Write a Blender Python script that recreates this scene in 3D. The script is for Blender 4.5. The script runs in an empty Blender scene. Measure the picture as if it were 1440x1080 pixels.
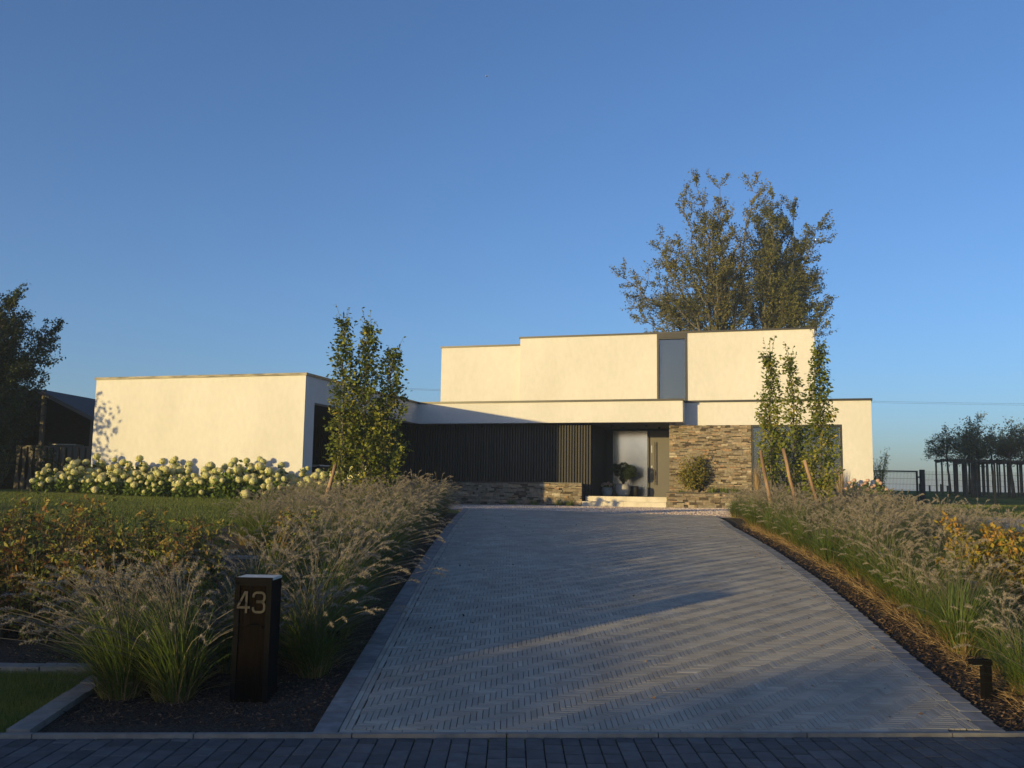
import bpy, math, random
import numpy as np
from mathutils import Matrix, Vector
rng = np.random.default_rng(7); random.seed(7)
scene = bpy.context.scene
COL = scene.collection
PI = math.pi
# ------------------------------------------------------------------ camera
PITCH, ROLL, YAW = .117315, .0150127, -.282373
Fv = np.array([0, math.cos(PITCH), math.sin(PITCH)]); Up = np.array([0, -math.sin(PITCH), math.cos(PITCH)]); Xv = np.array([1., 0, 0])
CX = math.cos(ROLL)*Xv + math.sin(ROLL)*Up; CU = -math.sin(ROLL)*Xv + math.cos(ROLL)*Up
cam_d = bpy.data.cameras.new("camera"); cam = bpy.data.objects.new("camera", cam_d); COL.objects.link(cam)
M = Matrix(((CX[0], CU[0], -Fv[0], 0), (CX[1], CU[1], -Fv[1], 0), (CX[2], CU[2], -Fv[2], 1.6), (0, 0, 0, 1)))
cam.matrix_world = M
cam_d.sensor_width = 36; cam_d.lens = 36*1300/1440; cam_d.clip_start = .05; cam_d.clip_end = 20000
scene.camera = cam
# ------------------------------------------------------------------ light
TRAVEL = Vector((.826, .801, -.094)).normalized()
SUN_EL = math.asin(-TRAVEL.z); SUN_AZ = math.atan2(-TRAVEL.x, -TRAVEL.y)
w = bpy.data.worlds.new("World"); scene.world = w; w.use_nodes = True
nt = w.node_tree; nt.nodes.clear()
sky = nt.nodes.new("ShaderNodeTexSky"); sky.sky_type = 'NISHITA'; sky.sun_disc = False
sky.sun_elevation = SUN_EL; sky.sun_rotation = SUN_AZ % (2*PI)
sky.altitude = 0; sky.air_density = .8; sky.dust_density = 1.0; sky.ozone_density = 3.0
bg = nt.nodes.new("ShaderNodeBackground"); bg.inputs[1].default_value = .14
wo = nt.nodes.new("ShaderNodeOutputWorld")
tn_ = nt.nodes.new('ShaderNodeVectorMath'); tn_.operation = 'MULTIPLY'; tn_.inputs[1].default_value = (.96, .94, 1.05)
nt.links.new(sky.outputs[0], tn_.inputs[0]); nt.links.new(tn_.outputs[0], bg.inputs[0]); nt.links.new(bg.outputs[0], wo.inputs[0])
sun_d = bpy.data.lights.new("sun", 'SUN'); sun = bpy.data.objects.new("sun", sun_d); COL.objects.link(sun)
sun_d.energy = 3.6; sun_d.angle = math.radians(.55); sun_d.color = (1, .74, .30)
sun.rotation_euler = TRAVEL.to_track_quat('-Z', 'Y').to_euler(); sun.location = (-20, -20, 20)
scene.view_settings.view_transform = 'Standard'; scene.view_settings.look = 'None'
scene.view_settings.gamma = 1; scene.view_settings.exposure = .95
scene.cycles.max_bounces = 6; scene.cycles.diffuse_bounces = 3; scene.cycles.transparent_max_bounces = 12
# ------------------------------------------------------------------ materials
def nodes(name):
    m = bpy.data.materials.new(name); m.use_nodes = True
    return m, m.node_tree, m.node_tree.nodes["Principled BSDF"]
def mk(name, c1, c2=None, scale=5., rough=.8, bump=0., bscale=40., tint=False, metal=0., spec=.5, detail=6., stretch=None, bdist=.01, contrast=(.35, .65), tintmul=None, tr=(.72, 1.25)):
    """c1..c2 mixed by noise (or by the mesh's per-vertex tint), optional fine bump"""
    m, t, b = nodes(name); N = t.nodes; L = t.links
    b.inputs['Roughness'].default_value = rough; b.inputs['Metallic'].default_value = metal
    b.inputs['Specular IOR Level'].default_value = spec
    tc = N.new('ShaderNodeTexCoord'); src = tc.outputs['Object']
    if stretch:
        mp = N.new('ShaderNodeMapping'); mp.inputs['Scale'].default_value = stretch; L.new(src, mp.inputs[0]); src = mp.outputs[0]
    col = None
    if c2:
        r = N.new('ShaderNodeValToRGB')
        cs = [c1, c2] if not isinstance(c2[0], tuple) else [c1, *c2]
        r.color_ramp.elements[0].color = (*cs[0], 1); r.color_ramp.elements[1].color = (*cs[-1], 1)
        lo, hi = (0., 1.) if tint else contrast
        r.color_ramp.elements[0].position = lo; r.color_ramp.elements[1].position = hi
        for i, c in enumerate(cs[1:-1]):
            e = r.color_ramp.elements.new(lo + (hi-lo)*(i+1)/(len(cs)-1)); e.color = (*c, 1)
        if tint:
            a = N.new('ShaderNodeAttribute'); a.attribute_name = 'tint'; L.new(a.outputs['Fac'], r.inputs[0])
        else:
            n = N.new('ShaderNodeTexNoise'); n.inputs['Scale'].default_value = scale; n.inputs['Detail'].default_value = detail
            L.new(src, n.inputs['Vector']); L.new(n.outputs['Fac'], r.inputs[0])
        L.new(r.outputs[0], b.inputs['Base Color']); col = r.outputs[0]
        if tintmul:
            n2 = N.new('ShaderNodeTexNoise'); n2.inputs['Scale'].default_value = tintmul; n2.inputs['Detail'].default_value = 8
            L.new(src, n2.inputs['Vector'])
            mr = N.new('ShaderNodeMapRange'); mr.inputs[1].default_value = .3; mr.inputs[2].default_value = .7; mr.inputs[3].default_value = tr[0]; mr.inputs[4].default_value = tr[1]
            L.new(n2.outputs['Fac'], mr.inputs[0])
            mx = N.new('ShaderNodeVectorMath'); mx.operation = 'SCALE'; L.new(col, mx.inputs[0]); L.new(mr.outputs[0], mx.inputs['Scale'])
            L.new(mx.outputs[0], b.inputs['Base Color'])
    else:
        b.inputs['Base Color'].default_value = (*c1, 1)
    if bump:
        n = N.new('ShaderNodeTexNoise'); n.inputs['Scale'].default_value = bscale; n.inputs['Detail'].default_value = 5; L.new(src, n.inputs['Vector'])
        bp = N.new('ShaderNodeBump'); bp.inputs['Strength'].default_value = bump; bp.inputs['Distance'].default_value = bdist
        L.new(n.outputs['Fac'], bp.inputs['Height']); L.new(bp.outputs[0], b.inputs['Normal'])
    return m
def leafmat(name, *cols, trans=.3, rough=.55):
    m = mk(name, cols[0], tuple(cols[1:]) if len(cols) > 2 else cols[1], tint=True, rough=rough, spec=.3)
    t = m.node_tree; N = t.nodes; L = t.links; b = N["Principled BSDF"]; o = N["Material Output"]
    tr = N.new('ShaderNodeBsdfTranslucent'); mx = N.new('ShaderNodeMixShader'); mx.inputs[0].default_value = trans
    L.new(b.inputs['Base Color'].links[0].from_socket, tr.inputs[0]); L.new(b.outputs[0], mx.inputs[1]); L.new(tr.outputs[0], mx.inputs[2]); L.new(mx.outputs[0], o.inputs[0])
    return m
MT = {}
MT['render'] = mk('render_plaster', (.535, .53, .51), (.58, .575, .56), scale=.7, rough=.92, bump=.6, bscale=38, bdist=.012, spec=.2, tintmul=9, tr=(.96, 1.03), stretch=(1, 1, .55))
MT['coping'] = mk('coping_metal', (.010, .011, .013), (.018, .018, .02), scale=3, rough=.42, metal=.0)
MT['coping_pale'] = mk('weathered_coping', (.05, .05, .045), (.30, .27, .2), scale=2.2, rough=.6, stretch=(1, 1, 6))
MT['soffit'] = mk('soffit_board', (.10, .095, .09), (.12, .115, .105), scale=2, rough=.7)
MT['dark_wood'] = mk('charred_slats', (.007, .007, .008), ((.014, .012, .012), (.026, .022, .02)), tint=True, rough=.65, bump=.3, bscale=30, stretch=(6, 6, .4))
MT['dark_board'] = mk('dark_backing', (.006, .006, .007), (.010, .010, .011), scale=4, rough=.7)
MT['stone'] = mk('slate_cladding', (.055, .042, .03), ((.13, .10, .065), (.22, .18, .125), (.17, .15, .12), (.27, .23, .165), (.26, .16, .09), (.38, .34, .26)), tint=True, rough=.85, bump=.7, bscale=24, bdist=.012, tintmul=14)
MT['stone_joint'] = mk('stone_joint', (.03, .026, .022), rough=.95)
MT['anthracite'] = mk('anthracite_metal', (.016, .017, .019), (.021, .022, .024), scale=2, rough=.45, spec=.4)
MT['door'] = mk('door_panel', (.075, .07, .062), (.09, .083, .072), scale=1.2, rough=.35)
MT['steel'] = mk('brushed_steel', (.35, .34, .33), rough=.3, metal=1.)
MT['handle'] = mk('dark_handle', (.05, .045, .04), rough=.3, metal=.8)
MT['step'] = mk('limestone_step', (.50, .46, .38), (.60, .56, .48), scale=3, rough=.8, bump=.2, bscale=60)
MT['blind'] = mk('blind_fabric', (.12, .12, .12), rough=.9)
MT['blind_slat'] = mk('blind_slat', (.30, .29, .27), rough=.6)
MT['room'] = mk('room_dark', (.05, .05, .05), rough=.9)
MT['pot_pale'] = mk('pale_pot', (.28, .28, .28), (.36, .36, .36), scale=6, rough=.7, bump=.2, bscale=50)
MT['pot_dark'] = mk('dark_pot', (.02, .02, .022), rough=.5)
MT['soil'] = mk('soil', (.018, .013, .010), (.035, .026, .02), scale=20, rough=1, bump=.6, bscale=60)
MT['bark'] = mk('bark', (.05, .04, .03), (.11, .09, .07), scale=14, rough=.95, bump=.8, bscale=30, stretch=(1, 1, .25))
MT['bark_grey'] = mk('grey_bark', (.07, .065, .05), (.13, .12, .095), scale=10, rough=.95, bump=.6, bscale=12, stretch=(1, 1, .3))
MT['stake'] = mk('stake_wood', (.16, .10, .06), (.33, .22, .14), scale=9, rough=.9, bump=.6, bscale=40, stretch=(1, 1, .15))
MT['post_dark'] = mk('fence_paint', (.015, .017, .018), rough=.5)
MT['hornbeam'] = leafmat('hornbeam_leaf', (.05, .075, .014), (.13, .17, .025), (.25, .26, .04), (.38, .31, .05))
MT['beech'] = leafmat('beech_leaf', (.05, .058, .014), (.09, .10, .02), (.15, .145, .028), (.20, .135, .035))
MT['dark_leaf'] = leafmat('dark_leaf', (.02, .035, .012), (.035, .06, .015), (.06, .08, .02))
MT['hazed_grove_leaf'] = leafmat('hazed_grove_leaf', (.09, .10, .05), (.14, .15, .07), (.20, .19, .09))  # leaf tones lightened to carry the haze over the far grove
MT['hedge'] = leafmat('hedge_leaf', (.05, .08, .018), (.12, .16, .028), (.22, .22, .04), (.30, .20, .045), (.22, .09, .035))
MT['hedge_yellow'] = leafmat('yellow_hedge_leaf', (.06, .09, .018), (.16, .17, .025), (.36, .27, .035), (.40, .20, .04))
MT['hydr_leaf'] = leafmat('hydrangea_leaf', (.035, .065, .010), (.10, .16, .02), (.20, .26, .03))
MT['hydr_head'] = leafmat('hydrangea_flower', (.40, .46, .16), (.62, .62, .28), (.74, .68, .38), (.62, .42, .26), trans=.2, rough=.8)
MT['pink_head'] = leafmat('pink_flower', (.5, .34, .26), (.66, .42, .33), (.72, .55, .42), trans=.2)
MT['blade'] = leafmat('grass_blade', (.30, .20, .06), (.10, .14, .025), (.08, .13, .025), (.17, .20, .05), trans=.35, rough=.5)
MT['plume'] = leafmat('grass_plume', (.17, .15, .115), (.30, .265, .205), (.48, .43, .34), trans=.3, rough=.8)
MT['reed'] = leafmat('reed_stem', (.30, .20, .09), (.42, .30, .15), (.5, .4, .24), trans=.3)
MT['lowplant'] = leafmat('low_plant', (.05, .09, .015), (.12, .18, .03), (.2, .24, .05))
MT['maple'] = leafmat('maple_leaf', (.10, .12, .02), (.20, .19, .03), (.30, .20, .04))
MT['lawn'] = mk('lawn', (.07, .10, .02), ((.125, .155, .032), (.20, .21, .05)), scale=.55, rough=1, bump=1, bscale=55, bdist=.03, spec=.05, tintmul=9., detail=9)
MT['lawnblade'] = leafmat('lawn_blade', (.08, .115, .02), (.14, .18, .035), (.23, .25, .06), trans=.35)
MT['mulch'] = mk('bark_mulch', (.010, .008, .006), ((.03, .022, .016), (.06, .04, .028)), scale=45, rough=1, bump=1, bscale=70, bdist=.03)
MT['chip'] = leafmat('bark_chip', (.02, .013, .009), (.07, .045, .03), (.16, .10, .06), (.30, .2, .13), trans=0, rough=.9)
MT['gravel'] = mk('gravel', (.30, .22, .17), ((.58, .46, .38), (.75, .64, .55)), scale=24, rough=.95, bump=1, bscale=38, bdist=.03, detail=3)
MT['brick'] = mk('clay_paver', (.25, .232, .195), ((.32, .298, .255), (.37, .345, .295), (.44, .41, .35)), tint=True, rough=.88, bump=.4, bscale=90, bdist=.005, tintmul=2.2, tr=(.82, 1.14), spec=.2)
MT['slab'] = mk('edge_slab', (.15, .15, .153), (.23, .227, .222), tint=True, rough=.8, bump=.25, bscale=70, bdist=.004, tintmul=9)
MT['street'] = mk('street_paver', (.045, .045, .047), ((.066, .066, .068), (.095, .095, .096)), tint=True, rough=.8, bump=.4, bscale=60, bdist=.006, tintmul=12)
MT['grout'] = mk('dark_joint', (.008, .0075, .0065), (.02, .018, .014), scale=8, rough=1)
MT['kerb'] = mk('concrete_kerb', (.16, .155, .145), (.23, .22, .2), scale=9, rough=.9, bump=.4, bscale=60, bdist=.005)
MT['field'] = mk('field_grass', (.045, .06, .02), (.075, .09, .03), scale=.3, rough=1)
MT['shedwood'] = mk('shed_wood', (.035, .028, .022), (.06, .05, .04), scale=6, rough=.9, stretch=(1, 1, 6))
MT['shedpost'] = mk('shed_post', (.14, .13, .115), rough=.9)
MT['tile'] = mk('roof_tile', (.035, .033, .033), (.055, .05, .05), scale=12, rough=.8, stretch=(1, 3, 1))
MT['bollard'] = mk('bollard_metal', (.004, .004, .0045), (.006, .006, .007), scale=4, rough=.9, spec=.04)
MT['bollard_wood'] = mk('bollard_wood', (.003, .0024, .002), (.007, .0052, .004), scale=7, rough=1., spec=0., stretch=(6, 6, .35), bump=.5, bscale=30)
MT['digit'] = mk('digit_steel', (.035, .035, .034), (.05, .05, .048), scale=30, rough=.85, spec=.1)
MT['white'] = mk('white_paint', (.8, .8, .8), rough=.4)
MT['zinc'] = mk('zinc_cap', (.42, .42, .38), (.58, .57, .5), scale=12, rough=.6)
MT['wire'] = mk('wire', (.05, .05, .05), rough=.6)
def glassmat(name, refl, tintc, rough=.02):
    m = bpy.data.materials.new(name); m.use_nodes = True; t = m.node_tree; N = t.nodes; N.clear()
    g = N.new('ShaderNodeBsdfGlossy'); g.inputs['Roughness'].default_value = rough; g.inputs[0].default_value = (.95, .97, 1, 1)
    tr = N.new('ShaderNodeBsdfTransparent'); tr.inputs[0].default_value = (*tintc, 1)
    mx = N.new('ShaderNodeMixShader'); mx.inputs[0].default_value = refl; o = N.new('ShaderNodeOutputMaterial')
    t.links.new(tr.outputs[0], mx.inputs[1]); t.links.new(g.outputs[0], mx.inputs[2]); t.links.new(mx.outputs[0], o.inputs[0]); return m
MT['glass'] = glassmat('window_glass', .09, (.62, .66, .68))
MT['frost'] = mk('door_sidelight_glass', (.50, .51, .50), (.62, .62, .60), scale=.8, rough=.16, spec=1., detail=2, metal=.75)
# ------------------------------------------------------------------ mesh accumulator
class MB:
    def __init__(s): s.V = []; s.Q = []; s.T = []; s.C = []; s.n = 0
    def add(s, v, quads=None, tris=None, tint=.5):
        v = np.asarray(v, dtype=np.float64).reshape(-1, 3); k = len(v)
        s.V.append(v); s.C.append(np.broadcast_to(np.asarray(tint, float), (k,)).copy())
        if quads is not None and len(quads): s.Q.append(np.asarray(quads, int).reshape(-1, 4) + s.n)
        if tris is not None and len(tris): s.T.append(np.asarray(tris, int).reshape(-1, 3) + s.n)
        s.n += k; return s
    def box(s, x0, x1, y0, y1, z0, z1, tint=.5, M=None):
        v = np.array([(x, y, z) for z in (z0, z1) for x, y in ((x0, y0), (x1, y0), (x1, y1), (x0, y1))], float)
        if M is not None: v = v @ M[0].T + M[1]
        return s.add(v, [(3, 2, 1, 0), (4, 5, 6, 7), (0, 1, 5, 4), (1, 2, 6, 5), (2, 3, 7, 6), (3, 0, 4, 7)], tint=tint)
    def prism(s, poly, z0, z1, tint=.5):
        n = len(poly); v = [(x, y, z0) for x, y in poly] + [(x, y, z1) for x, y in poly]
        q = [(i, (i+1) % n, n+(i+1) % n, n+i) for i in range(n)]
        t = [(n, n+i, n+i+1) for i in range(1, n-1)] + [(0, i+1, i) for i in range(1, n-1)]
        return s.add(v, q, t, tint)
    def tube(s, pts, rad, k=6, tint=.5, cap=True):
        P = np.asarray(pts, float); n = len(P); R = np.broadcast_to(np.asarray(rad, float), (n,))
        T = np.gradient(P, axis=0); T /= np.linalg.norm(T, axis=1)[:, None] + 1e-9
        ref = np.array([0, 0, 1.]) if abs(T[0][2]) < .9 else np.array([1., 0, 0])
        A = np.cross(T, ref); A /= np.linalg.norm(A, axis=1)[:, None] + 1e-9; B = np.cross(T, A)
        a = np.arange(k)*2*PI/k
        v = P[:, None, :] + R[:, None, None]*(np.cos(a)[None, :, None]*A[:, None, :] + np.sin(a)[None, :, None]*B[:, None, :])
        i = np.arange(n-1)[:, None]*k; j = np.arange(k)[None, :]; j2 = (j+1) % k
        q = np.stack([i+j, i+j2, i+k+j2, i+k+j], -1).reshape(-1, 4)
        t = [(0, m+1, m) for m in range(1, k-1)] + [((n-1)*k, (n-1)*k+m, (n-1)*k+m+1) for m in range(1, k-1)] if cap else None
        return s.add(v, q, t, tint)
    def lathe(s, prof, c=(0, 0, 0), k=24, tint=.5):
        prof = np.asarray(prof, float); n = len(prof); a = np.arange(k)*2*PI/k
        v = np.stack([prof[:, 0:1]*np.cos(a), prof[:, 0:1]*np.sin(a), np.repeat(prof[:, 1:2], k, 1)], -1) + np.array(c)
        i = np.arange(n-1)[:, None]*k; j = np.arange(k)[None, :]; j2 = (j+1) % k
        return s.add(v, np.stack([i+j, i+j2, i+k+j2, i+k+j], -1).reshape(-1, 4), tint=tint)
    def leaves(s, P, L, W=None, D=None, tint=None, r=rng, droop=.2):
        """one folded rhombus per point; L length, D preferred directions"""
        P = np.asarray(P, float).reshape(-1, 3); n = len(P)
        if n == 0: return s
        L = np.broadcast_to(np.asarray(L, float), (n,))*r.uniform(.7, 1.25, n); W = L*.55 if W is None else np.broadcast_to(W, (n,))
        d = r.normal(size=(n, 3)); d[:, 2] -= droop
        if D is not None: d = d*.6 + np.asarray(D)*1.1
        d /= np.linalg.norm(d, axis=1)[:, None]
        q = r.normal(size=(n, 3)); q = np.cross(d, q); q /= np.linalg.norm(q, axis=1)[:, None]; nn = np.cross(d, q)
        v = np.stack([P, P + d*L[:, None]*.45 + q*W[:, None]*.5 + nn*L[:, None]*.06, P + d*L[:, None], P + d*L[:, None]*.45 - q*W[:, None]*.5 + nn*L[:, None]*.06], 1)
        t = r.uniform(0, 1, n) if tint is None else np.broadcast_to(tint, (n,))
        return s.add(v.reshape(-1, 3), np.arange(4*n).reshape(n, 4), tint=np.repeat(np.clip(t, 0, 1), 4))
    def mesh(s, name):
        me = bpy.data.meshes.new(name)
        V = np.concatenate(s.V); C = np.concatenate(s.C)
        Q = np.concatenate(s.Q) if s.Q else np.zeros((0, 4), int); T = np.concatenate(s.T) if s.T else np.zeros((0, 3), int)
        me.vertices.add(len(V)); me.vertices.foreach_set('co', V.astype(np.float32).ravel())
        nl = Q.size + T.size; me.loops.add(nl); me.loops.foreach_set('vertex_index', np.concatenate([Q.ravel(), T.ravel()]).astype(np.int32))
        me.polygons.add(len(Q)+len(T))
        st = np.concatenate([np.arange(len(Q))*4, Q.size + np.arange(len(T))*3]).astype(np.int32)
        me.polygons.foreach_set('loop_start', st)
        a = me.attributes.new('tint', 'FLOAT', 'POINT'); a.data.foreach_set('value', C.astype(np.float32))
        me.update(calc_edges=True); me.validate(); return me
    def build(s, name, mat, parent=None, smooth=False, kind=None, label=None):
        me = s.mesh(name)
        (me.shade_smooth if smooth else me.shade_flat)()
        me.materials.append(MT[mat]); o = bpy.data.objects.new(name, me); COL.objects.link(o)
        if parent is not None: o.parent = parent
        if kind: o['kind'] = kind
        if label: o['label'] = label
        return o
def tag(o, label, cat, group=None):
    o['label'] = label; o['category'] = cat
    if group: o['group'] = group
    return o
def thing(name, label, cat, loc=(0, 0, 0), rz=0., group=None, sc=None):
    o = bpy.data.objects.new(name, None); COL.objects.link(o); o.location = loc; o.rotation_euler = (0, 0, rz); o.empty_display_size = .2
    if sc: o.scale = (sc, sc, sc)
    return tag(o, label, cat, group)
def dup(root, loc, rz=0., sc=1., label=None, group=None, name=None):
    r = root.copy(); COL.objects.link(r); r.location = loc; r.rotation_euler = (0, 0, rz); r.scale = (sc, sc, sc)
    if name: r.name = name
    if label: r['label'] = label
    if group: r['group'] = group
    for ch in list(root.children):
        c = ch.copy(); COL.objects.link(c); c.parent = r
        for g_ in list(ch.children):
            d = g_.copy(); COL.objects.link(d); d.parent = c
    return r
class Pool:
    """prototypes of one kind: each is used once itself and copied after that"""
    def __init__(s, protos): s.p = protos; s.used = [False]*len(protos)
    def put(s, i, loc, rz, sc, label, group):
        o = s.p[i]
        if s.used[i]: return dup(o, loc, rz, sc, label, group)
        s.used[i] = True; o.location = loc; o.rotation_euler = (0, 0, rz); o.scale = (sc, sc, sc); o['label'] = label
        if group: o['group'] = group
        return o
# ------------------------------------------------------------------ terrain
def sstep(a, b, x):
    t = np.clip((x-a)/(b-a), 0, 1); return t*t*(3-2*t)
def T(x, y):
    x = np.asarray(x, float); y = np.asarray(y, float)
    s = np.clip((y-6.28-.0636*np.clip(x, -9, 9))/20.7, 0, 1); z = 1.13*(1-(1-s)**1.75) + .04*sstep(22, 27, y)
    z = z + sstep(-2.5, -7, x)*sstep(14, 24, y)*.22 + sstep(-9, -14, x)*sstep(18, 27, y)*.10
    z = z + sstep(6, 11, x)*sstep(20, 33, y)*.25
    far = sstep(36, 56, y)
    z = z + far*(.65 + .12*sstep(30, 10, x)) - sstep(60, 220, y)*9 - sstep(300, 1500, y)*30
    return z
def Tz(x, y): return float(T(x, y))
def sheet(name, mat, ys, x0, x1, nx, off, kind='structure', clamp=False):
    b = MB(); ys = np.asarray(ys, float); X0 = np.array([x0(y) for y in ys]) if callable(x0) else np.full(len(ys), x0); X1 = np.array([x1(y) for y in ys]) if callable(x1) else np.full(len(ys), x1)
    u = np.linspace(0, 1, nx)[None, :]; X = X0[:, None]*(1-u) + X1[:, None]*u; Y = np.repeat(ys[:, None], nx, 1)
    if clamp == 2: Y = np.minimum(Y, (23.72 - e2[0]*X)/e2[1])
    if clamp: Y = np.maximum(Y, 6.306 + .0636*X + (ys[:, None]-ys[0])*.02)
    v = np.stack([X, Y, T(X, Y)+off], -1); i = np.arange(len(ys)-1)[:, None]*nx; j = np.arange(nx-1)[None, :]
    b.add(v, np.stack([i+j, i+j+1, i+nx+j+1, i+nx+j], -1).reshape(-1, 4))
    return b.build(name, mat, kind=kind, smooth=True)
ysg = np.concatenate([[-400, -100, -40, -10, 0, 4], np.arange(5, 62, 1.), [66, 72, 80, 95, 120, 160, 220, 300, 450, 700, 1100, 1800, 3000]])
b = MB(); xs = np.concatenate([[-3000, -1200, -500, -200, -90], np.arange(-45, 46, 1.5), [90, 200, 500, 1200, 3000]])
X, Y = np.meshgrid(xs, ysg); v = np.stack([X, Y, T(X, Y)-.012], -1); nx = len(xs)
i = np.arange(len(ysg)-1)[:, None]*nx; j = np.arange(nx-1)[None, :]
b.add(v, np.stack([i+j, i+j+1, i+nx+j+1, i+nx+j], -1).reshape(-1, 4)); b.build('ground', 'lawn', kind='structure', smooth=True)
SL = lambda x: 6.30 + .0636*x            # the line where the driveway meets the street
XR = lambda y: float(np.interp(y, [6, 8.5, 12.1, 15.8, 19.6, 21.5, 25], [3.33, 3.6, 4.05, 4.38, 4.68, 4.95, 5.25]))
XL = lambda y: -1.26
e1 = np.array([math.cos(YAW), math.sin(YAW)]); e2 = np.array([-math.sin(YAW), math.cos(YAW)])
def H(u, v): p = u*e1 + v*e2; return float(p[0]), float(p[1])
FAR = lambda x: (23.8 - e2[0]*x)/e2[1]
sheet('planting_bed', 'mulch', np.linspace(7.6, 13.3, 16), -16, XL, 26, .006)
sheet('planting_bed', 'mulch', np.linspace(6.05, 7.6, 8), -3.04, XL, 6, .006, clamp=True)
sheet('planting_bed', 'mulch', np.linspace(13.3, 23.2, 24), -5.3, XL, 8, .006)
sheet('planting_bed', 'mulch', np.linspace(6.4, 24.6, 40), XR, lambda y: XR(y)+5.4, 10, .006, clamp=True)
# gravel court between driveway and house, and the gravel path on the right
b = MB(); U = np.linspace(-19, 3.4, 40); Vv = np.linspace(23.5, 31.2, 14)
UU, VV = np.meshgrid(U, Vv); XX = UU*e1[0]+VV*e2[0]; YY = UU*e1[1]+VV*e2[1]; n_ = len(U)
i = np.arange(len(Vv)-1)[:, None]*n_; j = np.arange(n_-1)[None, :]
keep = (UU > -11.9) | (VV > 23.2)
b.add(np.stack([XX, YY, T(XX, YY)+.012], -1), np.stack([i+j, i+j+1, i+n_+j+1, i+n_+j], -1).reshape(-1, 4)); b.build('gravel_court', 'gravel', kind='structure', smooth=True)
sheet('gravel_path', 'gravel', np.linspace(19.6, 24.6, 12), lambda y: 9.2, lambda y: 9.2 + 2.6 + (24.6-y)*1.1, 10, .012)
sheet('street', 'grout', np.linspace(-60, 6.0, 12), -60, 60, 12, .0)
def pebbles(n, ux, vx, r0):
    u = rng.uniform(*ux, n); v = rng.uniform(*vx, n); x = u*e1[0]+v*e2[0]; y = u*e1[1]+v*e2[1]; rr = rng.uniform(.6, 1.3, (n, 1))*r0
    c = np.stack([x, y, T(x, y)+.012+rr[:, 0]*.25], 1)
    o = np.array([(1, 0, 0), (0, 1, 0), (-1, 0, 0), (0, -1, 0), (0, 0, .8), (0, 0, -.8)], float); a = rng.uniform(0, 6.28, n); R2 = np.stack([np.cos(a), -np.sin(a), np.sin(a), np.cos(a)], 1).reshape(n, 2, 2)
    P = np.repeat(o[None], n, 0)*rng.uniform(.7, 1.3, (n, 6, 1)); P[:, :, :2] = np.einsum('nij,nkj->nki', R2, P[:, :, :2]); P = P*rr[:, None, :] + c[:, None, :]
    f = np.array([(0, 1, 4), (1, 2, 4), (2, 3, 4), (3, 0, 4)]); b = MB(); b.add(P.reshape(-1, 3), None, (f[None]+np.arange(n)[:, None, None]*6).reshape(-1, 3), tint=np.repeat(rng.uniform(0, 1, n), 6)); return b.build('gravel_stones', 'pebble', kind='stuff')
MT['pebble'] = mk('pebble', (.34, .25, .19), ((.52, .41, .33), (.72, .62, .54)), tint=True, rough=.9)
pebbles(26000, (-9, 3.2), (23.95, 30.9), .022)
# ------------------------------------------------------------------ paving made of single stones
def pave(mb, rects, zoff, gap=.0045, h=.02, tints=None, zf=T, cham=.0016):
    R_ = np.asarray(rects, float)
    x0, x1, y0, y1 = R_[:, 0]+gap/2, R_[:, 1]-gap/2, R_[:, 2]+gap*.85, R_[:, 3]-gap*.85
    n = len(R_); t = rng.uniform(0, 1, n) if tints is None else tints; jz = rng.normal(0, .0004, n)
    c = cham
    xs_ = np.stack([x0, x1, x1, x0], 1); ys_ = np.stack([y0, y0, y1, y1], 1)
    xi = np.stack([x0+c, x1-c, x1-c, x0+c], 1); yi = np.stack([y0+c, y0+c, y1-c, y1-c], 1)
    ztop = zf(xi, yi) + zoff + jz[:, None]
    bot = np.stack([xs_, ys_, zf(xs_, ys_)+zoff-h], -1); mid = np.stack([xs_, ys_, zf(xs_, ys_)+zoff+jz[:, None]-c], -1); top = np.stack([xi, yi, ztop], -1)
    v = np.concatenate([bot, mid, top], 1)
    k = np.arange(n)[:, None, None]*12
    f = [(8, 9, 10, 11)]
    for a in range(4):
        b2 = (a+1) % 4; f += [(a, b2, 4+b2, 4+a), (4+a, 4+b2, 8+b2, 8+a)]
    mb.add(v.reshape(-1, 3), (np.array(f)[None] + k).reshape(-1, 4), tint=np.repeat(t, 12))
W_ = .042; ZD = .035
rects = []
inl, inr = .16+2*W_, .16+2*W_
nx0, nx1 = -36, 180
for iy in range(int(6.1/W_), int(25.6/W_)):
    for ix in range(nx0, nx1):
        k = (ix-iy) % 8
        if k == 0: r = (ix*W_, (ix+4)*W_, iy*W_, (iy+1)*W_)
        elif k == 7: r = (ix*W_, (ix+1)*W_, iy*W_, (iy+4)*W_)
        else: continue
        yc = (r[2]+r[3])/2; xc = (r[0]+r[1])/2
        a, c = -1.26+inl, XR(yc)-inr
        if yc > 21.2: c = XR(yc)
        x0, x1 = max(r[0], a), min(r[1], c)
        lo, hi = SL(xc)+.06, FAR(xc)
        y0, y1 = max(r[2], lo), min(r[3], hi)
        if x1-x0 > .014 and y1-y0 > .014: rects.append((x0, x1, y0, y1))
b = MB(); nb = len(rects)
tn = np.clip(.15+rng.beta(2, 3, nb)*.6 + (rng.random(nb) < .05)*rng.uniform(.15, .35, nb), 0, 1)
pave(b, rects, ZD, tints=tn)
drive = b.build('driveway', 'brick', kind='structure')
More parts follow.
